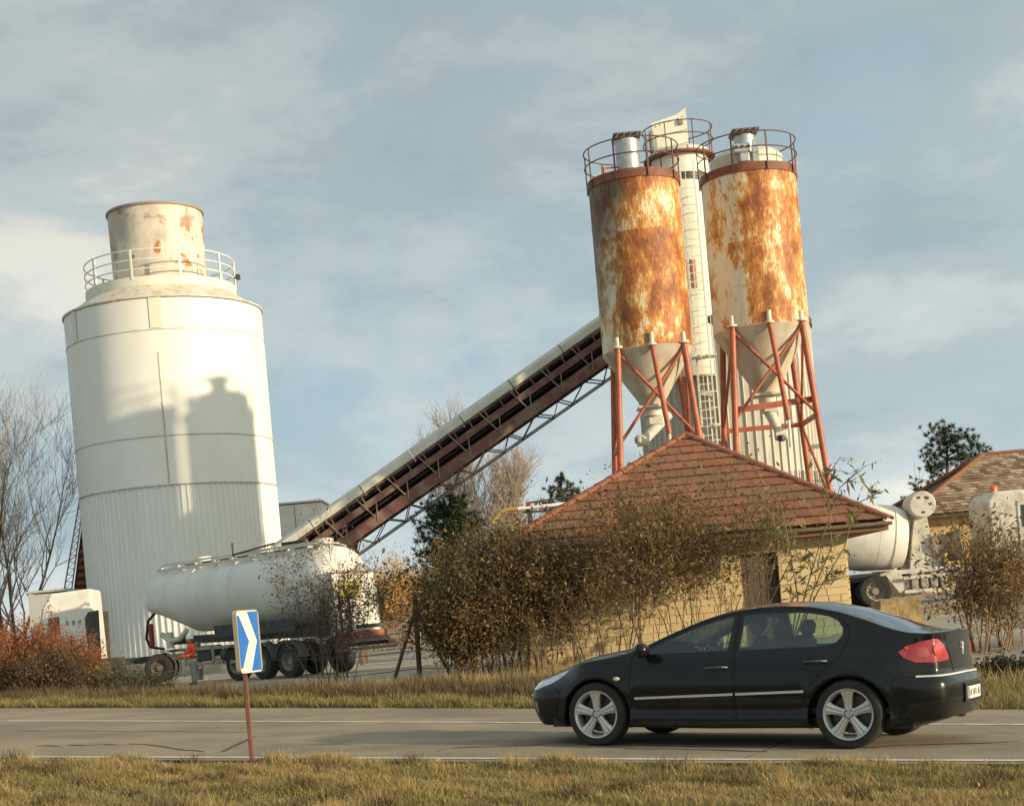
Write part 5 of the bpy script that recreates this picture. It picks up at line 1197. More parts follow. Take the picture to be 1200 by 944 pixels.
# belly hoppers: pull lower verts down between saddle points
vv = []
for x, y, z in bm_.v:
    if z < 2.6:
        f = max(0, math.sin(math.pi * min(1, max(0, (x - .6) / (LT - 1.2))))) ; k = (2.6 - z) / .8
        z -= .10 * k * (1 if 1.5 < x < LT - 1.5 else 0) ; z += .55 * k * (1 - sst(-.2, 2.4, x)); z += .30 * k * sst(LT - 1.6, LT, x)
    vv.append((x, y, z))
bm_.v = vv; bm_.build('tank', tank_paint, tk, 50)
for x in (.6, 2.6, 4.7, 6.8, 8.9): MB().lathe([(1.175, x), (1.19, x), (1.19, x + .05), (1.175, x + .05)], 48, (0, 0, 2.95), 'X', math.pi * 0.0 - .6, math.pi + .6 ).build('tank_band', tank_paint, tk) if False else None
for x in (2.6, 4.9, 7.1): MB().lathe([(1.09, x), (1.125, x), (1.125, x + .03), (1.09, x + .03)], 64, (0, 0, 2.84), 'X').build('weld_band', tank_paint, tk, 30)
g = MB()
for y in (-.42, .42):
    g.path([(.2, y, 3.90)] + [(x, y, 4.05) for x in (.5, 3, 6, LT - 1.2)] + [(LT - .6, y, 3.88)], .035, 6)
g.build('roof_rail', cream_metal, tk, 60)
MB().box(LT / 2, -.70, 3.84, LT - 1.0, .05, .10).build('catwalk_edge', cream_metal, tk)
MB().box(LT / 2, 0, 3.98, LT - 1.4, .55, .03).build('catwalk', galv, tk)
for i in range(9): x = .8 + i * (LT - 1.8) / 8; MB().box(x, -.62, 3.86, .07, .25, .14).build('catwalk_bracket', cream_metal, tk)
for x in (2.2, 5.6, 8.6): MB().tube((x, 0, 3.9), (x, 0, 4.16), .28, 18).build('manhole_lid', cream_metal, tk, 40)
g = MB(); g.bar((4.6, -.5, 4.03), (6.8, -.5, 4.20), .05); g.bar((4.6, -.5, 3.98), (4.6, -.5, 4.42), .05); g.box(7.6, -.35, 4.14, 1.2, .12, .10); g.build('folding_handrail', dark_steel, tk)
g = MB(); g.bar((.4, -.42, 1.45), (LT - .2, -.42, 1.30), .16, .26); g.bar((.4, .42, 1.45), (LT - .2, .42, 1.30), .16, .26)
for x in (1, 2.6, 4.2, 5.8, 7.4, 9, 10.4): g.bar((x, -.5, 1.38), (x, .5, 1.38), .12)
g.build('chassis', chassis_mat, tk)
g = MB(); g.box(LT * .63, -1.05, 1.60, 4.2, .10, .42, None, .03); g.box(LT * .63, 1.05, 1.60, 4.2, .10, .42, None, .03); g.build('side_skirt', chassis_mat, tk, 40)
def truck_wheel(parent, x, y, z, r=.52, w=.34, rimc=None, dual=False):
    h = MB().lathe([(0, -.10), (.10, -.10), (.13, -.05), (.13, .05), (0, .05)], 20, (0, 0, 0), 'Y').build('wheel', rimc or galv, parent, 40); h.location = (x, y, z)
    MB().lathe([(r * .56, -w / 2), (r * .62, -w / 2 - .01), (r * .93, -w / 2), (r, -w / 2 + .05), (r, w / 2 - .05), (r * .93, w / 2), (r * .56, w / 2)], 40, (0, 0, 0), 'Y').build('tyre', rubber, h, 40)
    MB().lathe([(r * .57, -w / 2 + .0), (r * .53, -w / 2 + .02), (r * .5, -.04), (r * .25, -.02), (r * .22, -.08), (0, -.08)], 32, (0, 0, 0), 'Y').build('rim', rimc or galv, h, 30)
    b = MB()
    for k in range(10): a = 2 * math.pi * k / 10; b.tube((r * .36 * math.cos(a), -.06, r * .36 * math.sin(a)), (r * .36 * math.cos(a), -.02, r * .36 * math.sin(a)), .02, 6)
    b.build('wheel_nuts', dark_steel, h)
    if y > 0: h.rotation_euler = (0, 0, math.pi)
    return h
dirty = M('dusty_rim', (.28, .26, .21), .7, c2=(.16, .15, .12), scale=8)
for x in (LT - 4.6, LT - 3.25, LT - 1.9):
    for y in (-.98, .98): truck_wheel(tk, x, y, .52, rimc=dirty)
    for y in (-.98, .98):
        b = MB(); n = 12; vs = []
        for yy in (y - .2, y + .2):
            for rr in (.60, .63):
                for i in range(n + 1): t = math.pi * (.05 + .9 * i / n); vs.append((x + rr * math.cos(t), yy, .52 + rr * math.sin(t)))
        m_ = n + 1; fs = [(i, i + 1, 2 * m_ + i + 1, 2 * m_ + i) for i in range(n)] + [(m_ + i, 3 * m_ + i, 3 * m_ + i + 1, m_ + i + 1) for i in range(n)] + [(i, m_ + i, m_ + i + 1, i + 1) for i in range(n)] + [(2 * m_ + i, 2 * m_ + i + 1, 3 * m_ + i + 1, 3 * m_ + i) for i in range(n)]
        b.add(vs, fs).build('mudguard', M('grey_mudguard', (.10, .10, .095), .6), tk, 40)
for y in (-.85, .85): g = MB(); g.box(2.7, y, .75, .14, .14, 1.2); g.box(2.7, y, .12, .35, .3, .05); g.build('landing_leg', dirty0, tk)
fr_ = MB()     # side guard frame
for z in (.62, 1.12): fr_.box(3.9, -1.12, z, 3.2, .05, .10)
for x in (2.35, 3.9, 5.45): fr_.box(x, -1.12, .87, .10, .05, .58)
fr_.build('side_guard', M('side_guard_alu', (.36, .34, .30), .6, c2=(.24, .22, .2), scale=4), tk)
g = MB(); g.tube((4.3, -.9, .85), (5.6, -.9, .85), .24, 14); g.box(3.2, -.75, .95, .8, .5, .5, None, .04); g.build('air_tank', chassis_mat, tk, 40)
MB().box(.05, -.85, 1.7, .15, .16, .8, None, .04).build('red_hose_box', M('dull_red', (.28, .035, .03), .6), tk)
g = MB(); g.path([(.1, -.6, 2.5), (-.15, -.8, 2.2), (-.2, -.9, 1.6), (.0, -.9, 1.3), (.8, -.9, 1.2)], .05, 8); g.build('hose', rubber, tk, 60)
g = MB(); g.path([(.3, -.6, 1.7), (.9, -.7, 1.45), (1.5, -.7, 1.5), (2.0, -.75, 1.75)], .09, 8); g.tube((.9, -.7, 1.2), (.9, -.7, 1.75), .12, 10); g.build('discharge_pipe', cream_metal, tk, 50)
# rear: white panel with yellow sign, lamps, bumper and step
rp_ = M('rear_panel_white', (.70, .68, .61), .5, c2=(.45, .42, .36), scale=5, lo=.45, hi=.7)
rr_ = MB().prism([(LT + .02, 3.1), (LT + .26, 3.0), (LT + .36, 1.15), (LT + .02, 1.15)], -.95, .75, 'XZ').build('rear_panel', rp_, tk)
for z in (3.02, 2.02): MB().box(LT + .33 - (z - 1.15) * .05, -.1, z, .06, 1.72, .05).build('panel_rail', M('rust_rail', (.25, .11, .07), .7), rr_)
pl_ = MB().box(LT + .33, -.35, 2.52, .03, .82, .48, Matrix.Rotation(R(-3), 3, 'Y'), .02).build('yellow_warning_plate', M('yellow_sign', (.60, .50, .03), .5, c2=(.45, .36, .03), scale=8), rr_)
b = MB()
for i in range(4): b.box(LT + .352, -.60 + i * .17, 2.56, .006, .10, .14); 
b.box(LT + .352, -.35, 2.40, .006, .6, .035); b.build('plate_text', dark_steel, pl_)
b = MB()
for y in (-.8, -.45): b.bar((LT + .38, y, 1.2), (LT + .36, y, 2.4), .04)
for i in range(4): b.bar((LT + .38, -.8, 1.35 + i * .28), (LT + .38, -.45, 1.35 + i * .28), .035)
b.build('rear_ladder', dark_steel, rr_)
MB().box(LT + .45, -.1, 1.12, .06, 2.0, .26, None, .02).build('red_marker_board', M('orange_brown_board', (.34, .12, .05), .6, c2=(.2, .08, .04), scale=6), tk)
for z in (.98, .72): MB().box(LT + .50, 0, z, .10, 2.35, .09).build('bumper_bar', M('bumper_grey', (.12, .115, .10), .6), tk)
for y in (-.95, .95): MB().box(LT + .52, y, .86, .05, .30, .13, None, .01).build('tail_light', M('dark_red_lamp', (.22, .03, .02), .3), tk)
b = MB(); b.box(LT + .2, 0, .86, .3, 1.9, .12); b.build('bumper_mount', chassis_mat, tk)
# tractor
yawU = R(7); tc0 = W(120, 740, 56.5) - Vector((1.45 * math.cos(yawU), 1.45 * math.sin(yawU), 0)); tu = empty('tractor_unit', (tc0.x, tc0.y, gz(tc0.x, tc0.y)), 'white lorry tractor cab with dark side fin in front of the white silo', 'lorry', None, yawU)
cabw = M('white_cab', (.74, .73, .69), .45, c2=(.62, .60, .55), scale=2)
b = MB(); b.prism([(-.55, .95), (-.6, 2.0), (-.42, 3.0), (-.1, 3.52), (1.35, 3.60), (1.40, .95)], -1.2, 1.2, 'XZ'); cb = b.build('cab', cabw, tu); bv = cb.modifiers.new('bevel', 'BEVEL'); bv.width = .09; bv.segments = 3; bv.limit_method = 'ANGLE'
b = MB(); b.prism([(-.5, 3.66), (.1, 3.72), (1.3, 3.76), (1.3, 3.72)], -1.0, 1.0, 'XZ')
MB().prism([(1.05, 1.05), (1.05, 2.55), (1.18, 2.75), (1.55, 2.80), (1.50, 1.05)], -1.225, -1.165, 'XZ').build('side_fin', dark_steel, tu); MB().prism([(1.05, 1.05), (1.05, 2.55), (1.18, 2.75), (1.55, 2.80), (1.50, 1.05)], 1.165, 1.225, 'XZ').build('side_fin', dark_steel, tu)
MB().prism([(-.35, 1.95), (-.22, 2.65), (.15, 2.68), (.15, 1.95)], -1.215, -1.19, 'XZ').build('side_window', M('brown_side_glass', (.20, .07, .04), .2), tu)
MB().prism([(-.63, 2.1), (-.44, 3.0), (-.42, 3.0), (-.59, 2.1)], -1.05, 1.05, 'XZ').build('windscreen', M('dark_glass', (.03, .035, .04), .1), tu)
b = MB()
for i in range(3): b.box(.42 + i * .22, -1.212, 2.42, .10, .02, .16)
b.build('cab_lettering', grey_metal, cb)
MB().box(2.4, 0, .85, 4.6, .85, .24).build('chassis', chassis_mat, tu); MB().box(1.7, -.9, .75, 1.2, .5, .6, None, .05).build('fuel_tank', chassis_mat, tu, 40)
MB().lathe([(0, -.05), (.5, -.05), (.5, .05), (0, .05)], 24, (4.3, 0, 1.1)).build('fifth_wheel', dark_steel, tu, 40)
drk = M('dark_dusty_rim', (.11, .10, .085), .7)
for x in (.1, 3.5):
    for y in (-1.0, 1.0): truck_wheel(tu, x, y, .52, rimc=drk)
for y in (-1.0, 1.0): MB().lathe([(.58, -.22), (.61, -.22), (.61, .22), (.58, .22)], 18, (3.5, y, .52), 'Y', 0, math.pi).build('mudguard', chassis_mat, tu, 40)

# ------------------------------------------------------------ concrete mixer lorry
mz = gz(13, 50); mx0 = W(1018, 692, 50); mt = empty('concrete_mixer_truck', (mx0.x, 50, mz), 'cream white concrete mixer truck behind the eave of the small stone building', 'truck', None, R(-2))
dm = MB(); dm.lathe([(0, -3.6), (.55, -3.6), (.62, -3.3), (1.0, -1.6), (1.16, -.7), (1.18, .1), (1.16, .7), (1.02, 1.05), (.85, 1.12), (0, 1.14)], 64, (0, 0, 0), 'X')
d_ = dm.build('drum', drum_paint, mt, 30); d_.matrix_local = Matrix.Translation((.22, 0, 2.25)) @ Matrix.Scale(.94, 4) @ Matrix.Rotation(R(9), 4, 'Y')
for x in (.62, .1): 
    k_ = MB().lathe([(1.17, x), (1.185, x), (1.185, x + .03), (1.17, x + .03)], 56, (0, 0, 0), 'X').build('drum_seam', drum_paint, d_, 40)
cr_ = M('truck_cream', (.60, .57, .50), .5, c2=(.38, .34, .28), scale=3, lo=.45, hi=.7)
wtk = MB().lathe([(0, -.50), (.39, -.50), (.43, -.46), (.43, .46), (.39, .50), (0, .50)], 36, (1.75, -.45, 3.15), 'Y').build('water_tank', cr_, mt, 40)
b = MB()
for i in range(5): a = rng.uniform(0, 6.28); b.box(1.75 + .25 * math.cos(a), -.955, 3.15 + .25 * math.sin(a), .10, .01, .07)
b.build('tank_marks', dark_steel, wtk)
b = MB(); b.prism([(1.25, .95), (1.45, 2.2), (1.55, 2.75), (1.95, 2.75), (2.0, 2.3), (2.35, 1.9), (2.35, 1.5), (2.2, 1.1)], -.55, .55, 'XZ'); b.build('drum_pedestal', cr_, mt)
b = MB(); b.lathe([(0, -.3), (.33, -.3), (.33, .3), (0, .3)], 22, (2.30, -.4, 1.85), 'Y'); b.build('gearbox', M('brown_gearbox', (.22, .13, .09), .6, c2=(.35, .33, .3), scale=6), mt, 40)
MB().box(2.75, -.5, 1.75, .30, .8, .95, None, .05).build('radiator', M('dark_grey', (.09, .09, .085), .6), mt, 40)
MB().box(1.5, 0, .98, 9.4, .85, .26).build('chassis', chassis_mat, mt); MB().box(2.0, -.95, 1.06, 3.6, .12, .14).build('frame_rail', cr_, mt)
dg = M('dusty_grey_box', (.26, .25, .22), .7, c2=(.36, .34, .30), scale=4)
for i in range(4): MB().box(1.25 + i * .30, -.98, .72, .20, .35, .52, None, .02).build('air_tank', dg, mt)
g = MB()
for z in (.86, .42): g.box(1.75, -1.18, z, 1.7, .04, .10)
g.build('side_guard', cr_, mt); MB().box(3.15, -.95, .72, .95, .5, .62, None, .03).build('tool_box', cr_, mt)
MB().box(3.45, -1.21, .72, .10, .02, .06).build('red_marker', M('red_marker', (.45, .05, .04), .5), mt)
for x in (0, -1.38):
    for y in (-.98, .98): truck_wheel(mt, x, y, .52, rimc=dirty)
for x in (4.6,):
    for y in (-.98, .98): truck_wheel(mt, x, y, .52, rimc=dirty)
g = MB(); g.bar((.55, -1.0, 1.1), (.95, -1.0, .5), .05, .4); g.bar((-.6, -1.0, 1.18), (.55, -1.0, 1.14), .4, .04); g.build('mudguard', cr_, mt)
cbx = MB(); cbx.prism([(3.75, .85), (3.72, 3.05), (3.95, 3.35), (4.9, 3.35), (5.45, 2.9), (5.75, 2.1), (5.8, .85)], -1.18, 1.18, 'XZ'); mc = cbx.build('cab', cr_, mt); bv = mc.modifiers.new('bevel', 'BEVEL'); bv.width = .10; bv.segments = 3; bv.limit_method = 'ANGLE'
for y0, y1 in ((-1.21, -1.175), (1.175, 1.21)):
    dr_ = MB().prism([(4.65, 1.0), (4.65, 3.0), (5.2, 2.98), (5.55, 2.15), (5.6, 1.0)], y0, y1, 'XZ').build('door', cr_, mc); MB().prism([(4.75, 2.15), (4.75, 2.85), (5.12, 2.83), (5.40, 2.15)], y0 - .012, y1 + .012, 'XZ').build('window', M('dark_glass2', (.03, .035, .04), .12), dr_)
MB().prism([(5.50, 2.86), (5.76, 2.12), (5.80, 2.12), (5.54, 2.88)], -1.0, 1.0, 'XZ').build('windscreen', bpy.data.materials['dark_glass2'], mc)
MB().box(5.1, 0, .55, 1.5, 2.3, .4, None, .05).build('bumper', M('dark_bumper', (.05, .05, .05), .6), mt, 40)
MB().lathe([(0, 0), (.12, 0), (.12, .12), (.08, .20), (0, .22)], 16, (4.15, -.5, 3.36)).build('beacon', M('orange_beacon', (.75, .13, .03), .3), mt, 40)
b = MB(); b.box(5.75, -1.38, 2.35, .06, .24, .5, None, .03); b.bar((5.6, -1.2, 2.6), (5.75, -1.35, 2.55), .04); b.box(5.86, -.8, .95, .05, .3, .2); b.build('mirror', dark_steel, mt)
b = MB(); b.lathe([(.35, 0), (.5, .4)], 20, (-3.5, 0, 3.0)); b.bar((-3.6, -.6, 1.1), (-3.2, -.4, 2.8), .1); b.bar((-3.6, .6, 1.1), (-3.2, .4, 2.8), .1); b.build('loading_hopper', cr_, mt)

# ------------------------------------------------------------ worker
wp = W(228, 800, 48.5); wz = gz(wp.x, wp.y); pe = empty('person', (wp.x, wp.y, wz), 'worker in an orange red jacket and white helmet standing beside the tank trailer', 'person', None, R(20)); pe.scale = (1.04, 1.04, .90)
jk = M('orange_red_jacket', (.88, .10, .03), .7, c2=(.78, .08, .025), scale=6); tr_ = M('grey_blue_trousers', (.30, .31, .28), .85, c2=(.22, .23, .21), scale=5)
hS = 1.0
bd = skin_figure('body', [((0, 0, .90), (.15, .12)), ((0, 0, 1.08), (.15, .115)), ((-.01, 0, 1.28), (.19, .125)), ((-.01, 0, 1.41), (.13, .09)), ((-.02, 0, 1.50), .055),
    ((0, -.20, 1.39), .075), ((.04, -.27, 1.13), .058), ((-.17, -.22, 1.02), .045), ((-.24, -.16, 1.04), .03), ((0, .20, 1.39), .075), ((-.10, .28, 1.14), .058), ((-.34, .24, 1.00), .045), ((-.42, .22, .99), .03)],
    [(0, 1), (1, 2), (2, 3), (3, 4), (2, 5), (5, 6), (6, 7), (7, 8), (2, 9), (9, 10), (10, 11), (11, 12)], jk, pe)
skin_figure('trousers', [((0, 0, .86), (.14, .11)), ((0, -.10, .78), .105), ((.01, -.11, .46), .075), ((.02, -.12, .08), .058), ((0, .10, .78), .105), ((-.01, .11, .46), .075), ((.0, .13, .08), .058)], [(0, 1), (1, 2), (2, 3), (0, 4), (4, 5), (5, 6)], tr_, pe)
skin_figure('boots', [((.03, -.12, .10), .055), ((.03, -.12, .045), .05), ((-.14, -.14, .035), .04), ], [(0, 1), (1, 2)], dark_steel, pe, sub=1); skin_figure('boots', [((.0, .13, .10), .055), ((.0, .13, .045), .05), ((-.17, .13, .035), .04)], [(0, 1), (1, 2)], dark_steel, pe, sub=1)
hdw = head_mesh('head', skin_m, pe, (-.04, 0, 1.60), 0, .98)
MB().lathe([(.135, 1.625), (.122, 1.635), (.118, 1.68), (.095, 1.73), (.05, 1.765), (0, 1.775)], 28, (-.03, 0, 0)).build('helmet', M('helmet_white', (.78, .77, .73), .35), pe, 60)
MB().lathe([(.165, 1.02), (.172, 1.03), (.172, 1.08), (.165, 1.09)], 28).build('reflective_band', M('reflective_grey', (.62, .60, .50), .4), pe, 60)
for (hx, hy_, hz_) in ((-.27, -.14, 1.05), (-.46, .21, .985)):
    skin_figure('hand', [((hx + .04, hy_, hz_), .024), ((hx, hy_, hz_), (.030, .018)), ((hx - .05, hy_ - .02, hz_ - .01), .010), ((hx - .075, hy_ - .02, hz_ - .03), .008), ((hx - .055, hy_, hz_ - .01), .010), ((hx - .085, hy_, hz_ - .035), .008), ((hx - .05, hy_ + .02, hz_ - .01), .010), ((hx - .078, hy_ + .02, hz_ - .035), .008), ((hx - .04, hy_ + .035, hz_ - .015), .009), ((hx - .06, hy_ + .035, hz_ - .035), .007), ((hx - .01, hy_ - .035, hz_ + .01), .010), ((hx - .035, hy_ - .045, hz_), .009)], [(0, 1), (1, 2), (2, 3), (1, 4), (4, 5), (1, 6), (6, 7), (1, 8), (8, 9), (1, 10), (10, 11)], skin_m, pe, sub=1)

# ------------------------------------------------------------ chevron sign
SY = hit(298, 893).y - .05; sp_ = W(297, 893, SY); zs = gz(sp_.x, SY); sg_ = empty('chevron_sign', (sp_.x, SY, zs), 'blue and white bend chevron sign on a rusty brown post at the near road edge', 'road sign')
pw = W(291, 790, SY); MB().box(-.01, 0, (pw.z - zs) / 2 + .15, .045, .045, pw.z - zs + .5, None, .006).build('post', M('rusty_post', (.20, .075, .05), .7, c2=(.12, .05, .035), scale=5), sg_)
sc = W(291, 751, SY); sh = (W(291, 715, SY) - W(291, 787, SY)).length; yw = R(71); rt = Matrix.Rotation(yw, 3, 'Z')
pn = bpy.data.objects.new('panel', bpy.data.meshes.new('panel')); bpy.data.objects.remove(pn)
HWd = sh * .36
def rrect(w, h, r, n=5):
    o = []
    for cx, cy, a0 in ((w - r, h - r, 0), (-w + r, h - r, 90), (-w + r, -h + r, 180), (w - r, -h + r, 270)):
        for k in range(n + 1): a = R(a0 + 90 * k / n); o.append((cx + r * math.cos(a), cy + r * math.sin(a)))
    return o
def place_sg(o): o.matrix_local = Matrix.Translation((sc.x - sp_.x - .0, -.06, sc.z - zs)) @ Matrix.Rotation(yw, 4, 'Z') @ Matrix.Rotation(R(0), 4, 'Y')
pn = MB().prism(rrect(HWd, sh / 2, .05), -.02, .02, 'XZ').build('panel', M('sign_white', (.80, .78, .70), .4, c2=(.66, .62, .52), scale=3), sg_); place_sg(pn)
eb = MB(); o_, i_ = rrect(HWd + .006, sh / 2 + .006, .055), rrect(HWd - .003, sh / 2 - .003, .048); n = len(o_)
vs = [(x, -.026, z) for x, z in o_] + [(x, -.026, z) for x, z in i_] + [(x, .022, z) for x, z in o_] + [(x, .022, z) for x, z in i_]
eb.add(vs, [(i, (i + 1) % n, n + (i + 1) % n, n + i) for i in range(n)] + [(2 * n + i, 3 * n + i, 3 * n + (i + 1) % n, 2 * n + (i + 1) % n) for i in range(n)] + [(i, 2 * n + i, 2 * n + (i + 1) % n, (i + 1) % n) for i in range(n)] + [(n + i, n + (i + 1) % n, 3 * n + (i + 1) % n, 3 * n + i) for i in range(n)])
eb.build('edge_frame', M('sign_edge', (.46, .38, .26), .6), pn)
blue_m = M('sign_blue', (.025, .13, .48), .35, c2=(.03, .16, .52), scale=3)
h2, w2 = sh / 2 - .012, HWd - .012
def blue_piece(poly, nm): MB().prism(poly, -.0235, -.0205, 'XZ').build(nm, blue_m, pn)
blue_piece([(-w2, -h2 * .88), (-w2 * .80, -h2 * .88), (-w2 * .02, 0), (-w2 * .80, h2 * .88), (-w2, h2 * .88)], 'blue_field')
blue_piece([(w2 * .02 + 0.0, -h2), (w2, -h2), (w2, h2), (w2 * .02, h2), (w2 * .78, 0)], 'blue_field')

# ------------------------------------------------------------ fence braces
def pole(a, b, r, Y=33): return W(a[0], a[1], Y), W(b[0], b[1], Y)
a, b = pole((486, 700), (492, 797), .05); b.z = gz(b.x, 33) - .1
fp = empty('braced_fence_post', (b.x, 33, b.z), 'dark braced fence post between the tank trailer and the big shrub', 'fence post'); o_ = fp.location.copy()
MB().tube(b - o_, a - o_, .055, 8).build('post', twig_dark, fp, 60)
for q, w in (((457, 800), (486, 716)), ((533, 790), (487, 712))):
    p1, p2 = W(q[0], q[1], 33), W(w[0], w[1], 33); p1.z = gz(p1.x, 33) - .1; MB().tube(p1 - o_, p2 - o_, .04, 8).build('brace', twig_dark, fp, 60)
for z in (.4, .8, 1.2):
    MB().path([(-3.2, .4, z + .1), (-1.5, .2, z), (0, 0, z + .05), (1.0, 0, z - .02), (2.1, -.05, z)], .012, 4).build('wire', dark_steel, fp)

# ------------------------------------------------------------ trees and shrubs
bare_tree(2, 690, 66, 15.5, 'bare brown tree at the far left edge beside the white silo', 5, M('tan_twigs', (.46, .36, .28), .9, c2=(.30, .21, .15), scale=2), .55, 5, rad=.10, lev=4, kids=(5, 7))
bare_tree(545, 640, 92, 16.8, 'tall bare pale poplar crossing behind the conveyor, left one of the pair', 9, twig_pale, .15, 2, 'bare poplars behind the conveyor', 'poplar_tree', .17, (7, 9), 4, (12, 28))
bare_tree(588, 640, 90, 13.0, 'shorter spreading bare pale poplar right of the taller one behind the conveyor', 14, twig_pale, .5, 4, 'bare poplars behind the conveyor', 'poplar_tree', .14, (7, 9), 4, (14, 34))
dgr = [(.030, .055, .022), (.045, .075, .030), (.022, .040, .018), (.06, .085, .035)]
pine(532, 700, 60, W(524, 580, 60).z, 4.0, 'dark green pine between the conveyor and the big brown shrub', 3, dgr, full=2.2, low=.15)
pine(664, 640, 72, W(664, 556, 72).z, 3.2, 'small yellowish green pine top above the left slope of the tiled roof', 6, [(.07, .085, .03), (.10, .11, .04), (.05, .065, .025)], full=1.1, low=.35)
pine(1119, 640, 78, W(1121, 514, 78).z, 4.4, 'dark pine rising behind the left slope of the farmhouse roof', 8, dgr, full=1.7, low=.3)
gold = [(.62, .40, .15), (.70, .47, .20), (.50, .31, .11), (.66, .46, .22)]
for i, (px, Y, h, w, lb) in enumerate(((432, 84, 4.7, 3.6, 'golden willow thicket just right of the tank trailer top'), (462, 82, 4.9, 3.6, 'golden willow thicket in the middle of the far yard'), (492, 84, 5.0, 3.6, 'golden willow thicket beside the dark pine'))):
    bush(px, Y, h, w, lb, 40 + i, twig_pale, gold, 34, .11, 6, 2, 'golden_shrub', 'shrub', 'golden thickets beyond the yard', jitter=.22, thick=.02, trans=.45)
bush(574, 56, 5.4, 3.0, 'yellow leaved shrub in front of the pale poplars', 51, twig_brown, [(.36, .24, .05), (.28, .17, .05), (.20, .14, .05)], 22, .08, 5, 2, 'yellow_shrub', 'shrub', jitter=.2)
# hedge at left
rdm = [(.34, .12, .04), (.26, .10, .045), (.42, .17, .06), (.20, .09, .05)]
bush(-8, 37.0, 2.1, 2.6, 'red brown bush at the left edge of the photo, first of the hedge', 61, twig_red, rdm, 60, .045, 5, 2, 'hedge_bush', 'bush', 'red brown hedge', flare=.5, jitter=.10, thick=.012)
bush(30, 36.6, 2.25, 2.2, 'red brown bush with bright rust top, middle of the hedge', 62, twig_red, rdm, 60, .045, 5, 2, 'hedge_bush', 'bush', 'red brown hedge', flare=.5, jitter=.10, thick=.012)
bush(68, 36.8, 1.85, 1.9, 'red brown bush before the white cab, last of the hedge', 63, twig_brown, rdm, 50, .045, 4, 2, 'hedge_bush', 'bush', 'red brown hedge', flare=.5, jitter=.10, thick=.012)
bush(20, 35.6, 1.5, 3.4, 'dark leafless bramble under the red brown hedge', 64, twig_dark, [(.10, .07, .045), (.14, .09, .05)], 80, .05, 3, 2, 'bramble', 'bush', flare=.5, thick=.012)
ol = [(.17, .15, .06), (.22, .19, .08), (.12, .11, .05)]
bush(122, 36.5, 1.15, 2.0, 'low olive green scrub below the white cab', 65, twig_brown, ol, 40, .06, 4, 1, 'scrub', 'bush', thick=.012); bush(158, 36.0, .95, 1.5, 'low olive green scrub left of the worker', 66, twig_brown, ol, 30, .06, 4, 1, 'scrub', 'bush', thick=.012)
# twiggy bush before the trailer
bush(382, 36, 3.55, 2.1, 'leafless grey brown bush in front of the tank trailer rear', 71, M('grey_twigs', (.15, .115, .085), .9, c2=(.20, .16, .12), scale=2), [(.12, .085, .05), (.09, .065, .04), (.16, .11, .07)], 17, .045, 2, 3, 'bare_bush', 'bush', flare=.42, jitter=.10, up=.25, thick=.016)
# the big mass before the stone building
olv = [(.18, .115, .052), (.25, .165, .072), (.13, .08, .04), (.30, .20, .085), (.16, .13, .045)]
olg = [(.085, .078, .032), (.120, .100, .040), (.058, .056, .024), (.15, .115, .045)]
big = 'big brown green shrubs in front of the stone building'
bush(578, 32.2, 3.0, 2.0, 'tallest dense dark olive shrub left of the stone building', 81, twig_dark, olg, 36, .064, 4, 3, 'dense_shrub', 'bush', big, flare=.38, jitter=.16, dens=.8, thick=.015)
bush(535, 31.8, 2.2, 1.2, 'lower dark shrub beside the braced fence post', 82, twig_dark, olv, 26, .055, 5, 3, 'dense_shrub', 'bush', big, flare=.4, jitter=.14, dens=.7, thick=.014)
bush(640, 32.0, 2.9, 2.1, 'olive brown shrub covering the left corner of the stone building', 83, twig_brown, olv, 20, .062, 4, 3, 'dense_shrub', 'bush', big, flare=.42, jitter=.18, dens=.72, thick=.014, low=.42)
bush(700, 31.9, 3.6, 2.6, 'tall brown leaved shrub spreading over the left of the tiled roof', 84, twig_brown, olv, 12, .064, 4, 3, 'leafy_shrub', 'bush', big, flare=.5, jitter=.22, dens=.62, up=.6, thick=.015, low=.42)
bush(775, 31.7, 3.85, 2.6, 'tall brown leaved shrub below the roof apex', 85, twig_brown, olv, 11, .064, 4, 3, 'leafy_shrub', 'bush', big, flare=.5, jitter=.22, dens=.62, up=.6, thick=.015, low=.42)
bush(842, 31.8, 3.8, 2.4, 'thin yellowish shrub of long stems left of the dark door', 86, twig_brown, [(.20, .15, .055), (.26, .20, .08), (.13, .11, .045)], 10, .062, 5, 3, 'leafy_shrub', 'bush', big, flare=.5, jitter=.22, dens=.5, up=.6, thick=.014, low=.42)
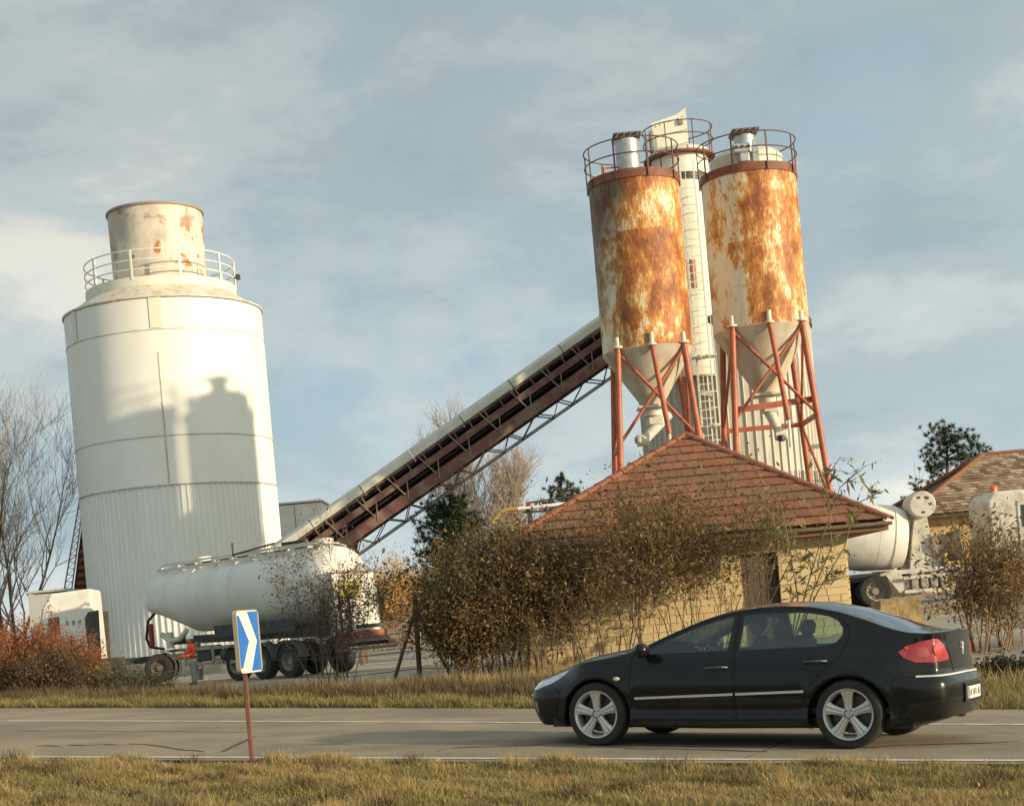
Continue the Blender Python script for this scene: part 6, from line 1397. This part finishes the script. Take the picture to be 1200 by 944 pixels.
# sprigs right of the roof: few stems, long leaves
lg = [(.16, .17, .065), (.22, .21, .09), (.12, .13, .05)]
def sprig(px, Y, pts_list, label, seed):
    u, _ = UV(px, 760); x = u * Y; z = gz(x, Y); t = empty('leafy_sapling', (x, Y, z - .05), label, 'sapling', 'thin saplings right of the stone building'); r = random.Random(seed); segs = []; lv = []
    o = t.location
    for pl_ in pts_list:
        P = [Vector((0, 0, 0))] + [W(a, b, Y + r.uniform(-.4, .4)) - o for a, b in pl_]
        for i in range(len(P) - 1): segs.append((P[i][:], P[i + 1][:], .016 * (1 - i / len(P)) + .005, .016 * (1 - (i + 1) / len(P)) + .004))
        for i in range(1, len(P) - 1):
            for k in range(7):
                s = r.random(); q = P[i].lerp(P[i + 1], s); e = q + Vector((r.uniform(-.35, .35), r.uniform(-.3, .3), r.uniform(-.12, .3))); segs.append((q[:], e[:], .005, .004))
                for m in range(4): lv.append((q.lerp(e, .3 + .25 * m) + Vector((r.gauss(0, .03), r.gauss(0, .03), r.gauss(0, .03))))[:])
    seg_mesh('stems', segs, twig_brown, t, 3); leaf_mesh('foliage', lv, .15, leaf_mat('sapling_leaf' + str(seed), lg, .35), t, .24, seed, .3)
sprig(925, 30, [[(945, 690), (960, 640), (985, 570), (1015, 545)], [(935, 700), (925, 640), (915, 590)], [(960, 690), (990, 640), (1003, 590), (1035, 575)], [(950, 700), (975, 640), (968, 560), (985, 535)]], 'thin sapling with long leaves reaching over the right end of the roof', 91)
sprig(880, 30.5, [[(905, 700), (930, 650), (948, 660)], [(900, 690), (912, 640), (905, 600)], [(930, 700), (970, 680), (990, 675)]], 'low leafy sapling in front of the dark door', 92)
bush(1150, 28, 2.45, 1.7, 'bushy leaning shrub in front of the concrete mixer cab', 93, twig_brown, olv, 15, .062, 3, 3, 'leafy_shrub', 'bush', None, flare=.55, jitter=.22, dens=.5, thick=.02)
bush(1195, 28.5, 2.1, 1.2, 'sparse shrub at the right edge of the photo', 94, twig_brown, olv, 10, .06, 3, 3, 'leafy_shrub', 'bush', None, flare=.5, jitter=.18, dens=.5, thick=.016)
bush(1190, 24.6, .42, 2.4, 'low dark clipped hedge on the grass bank at right', 95, twig_dark, [(.030, .032, .018), (.05, .048, .025), (.07, .06, .03)], 90, .06, 5, 1, 'low_hedge', 'hedge', None, flare=.9, jitter=.08, thick=.010, depth=.8)
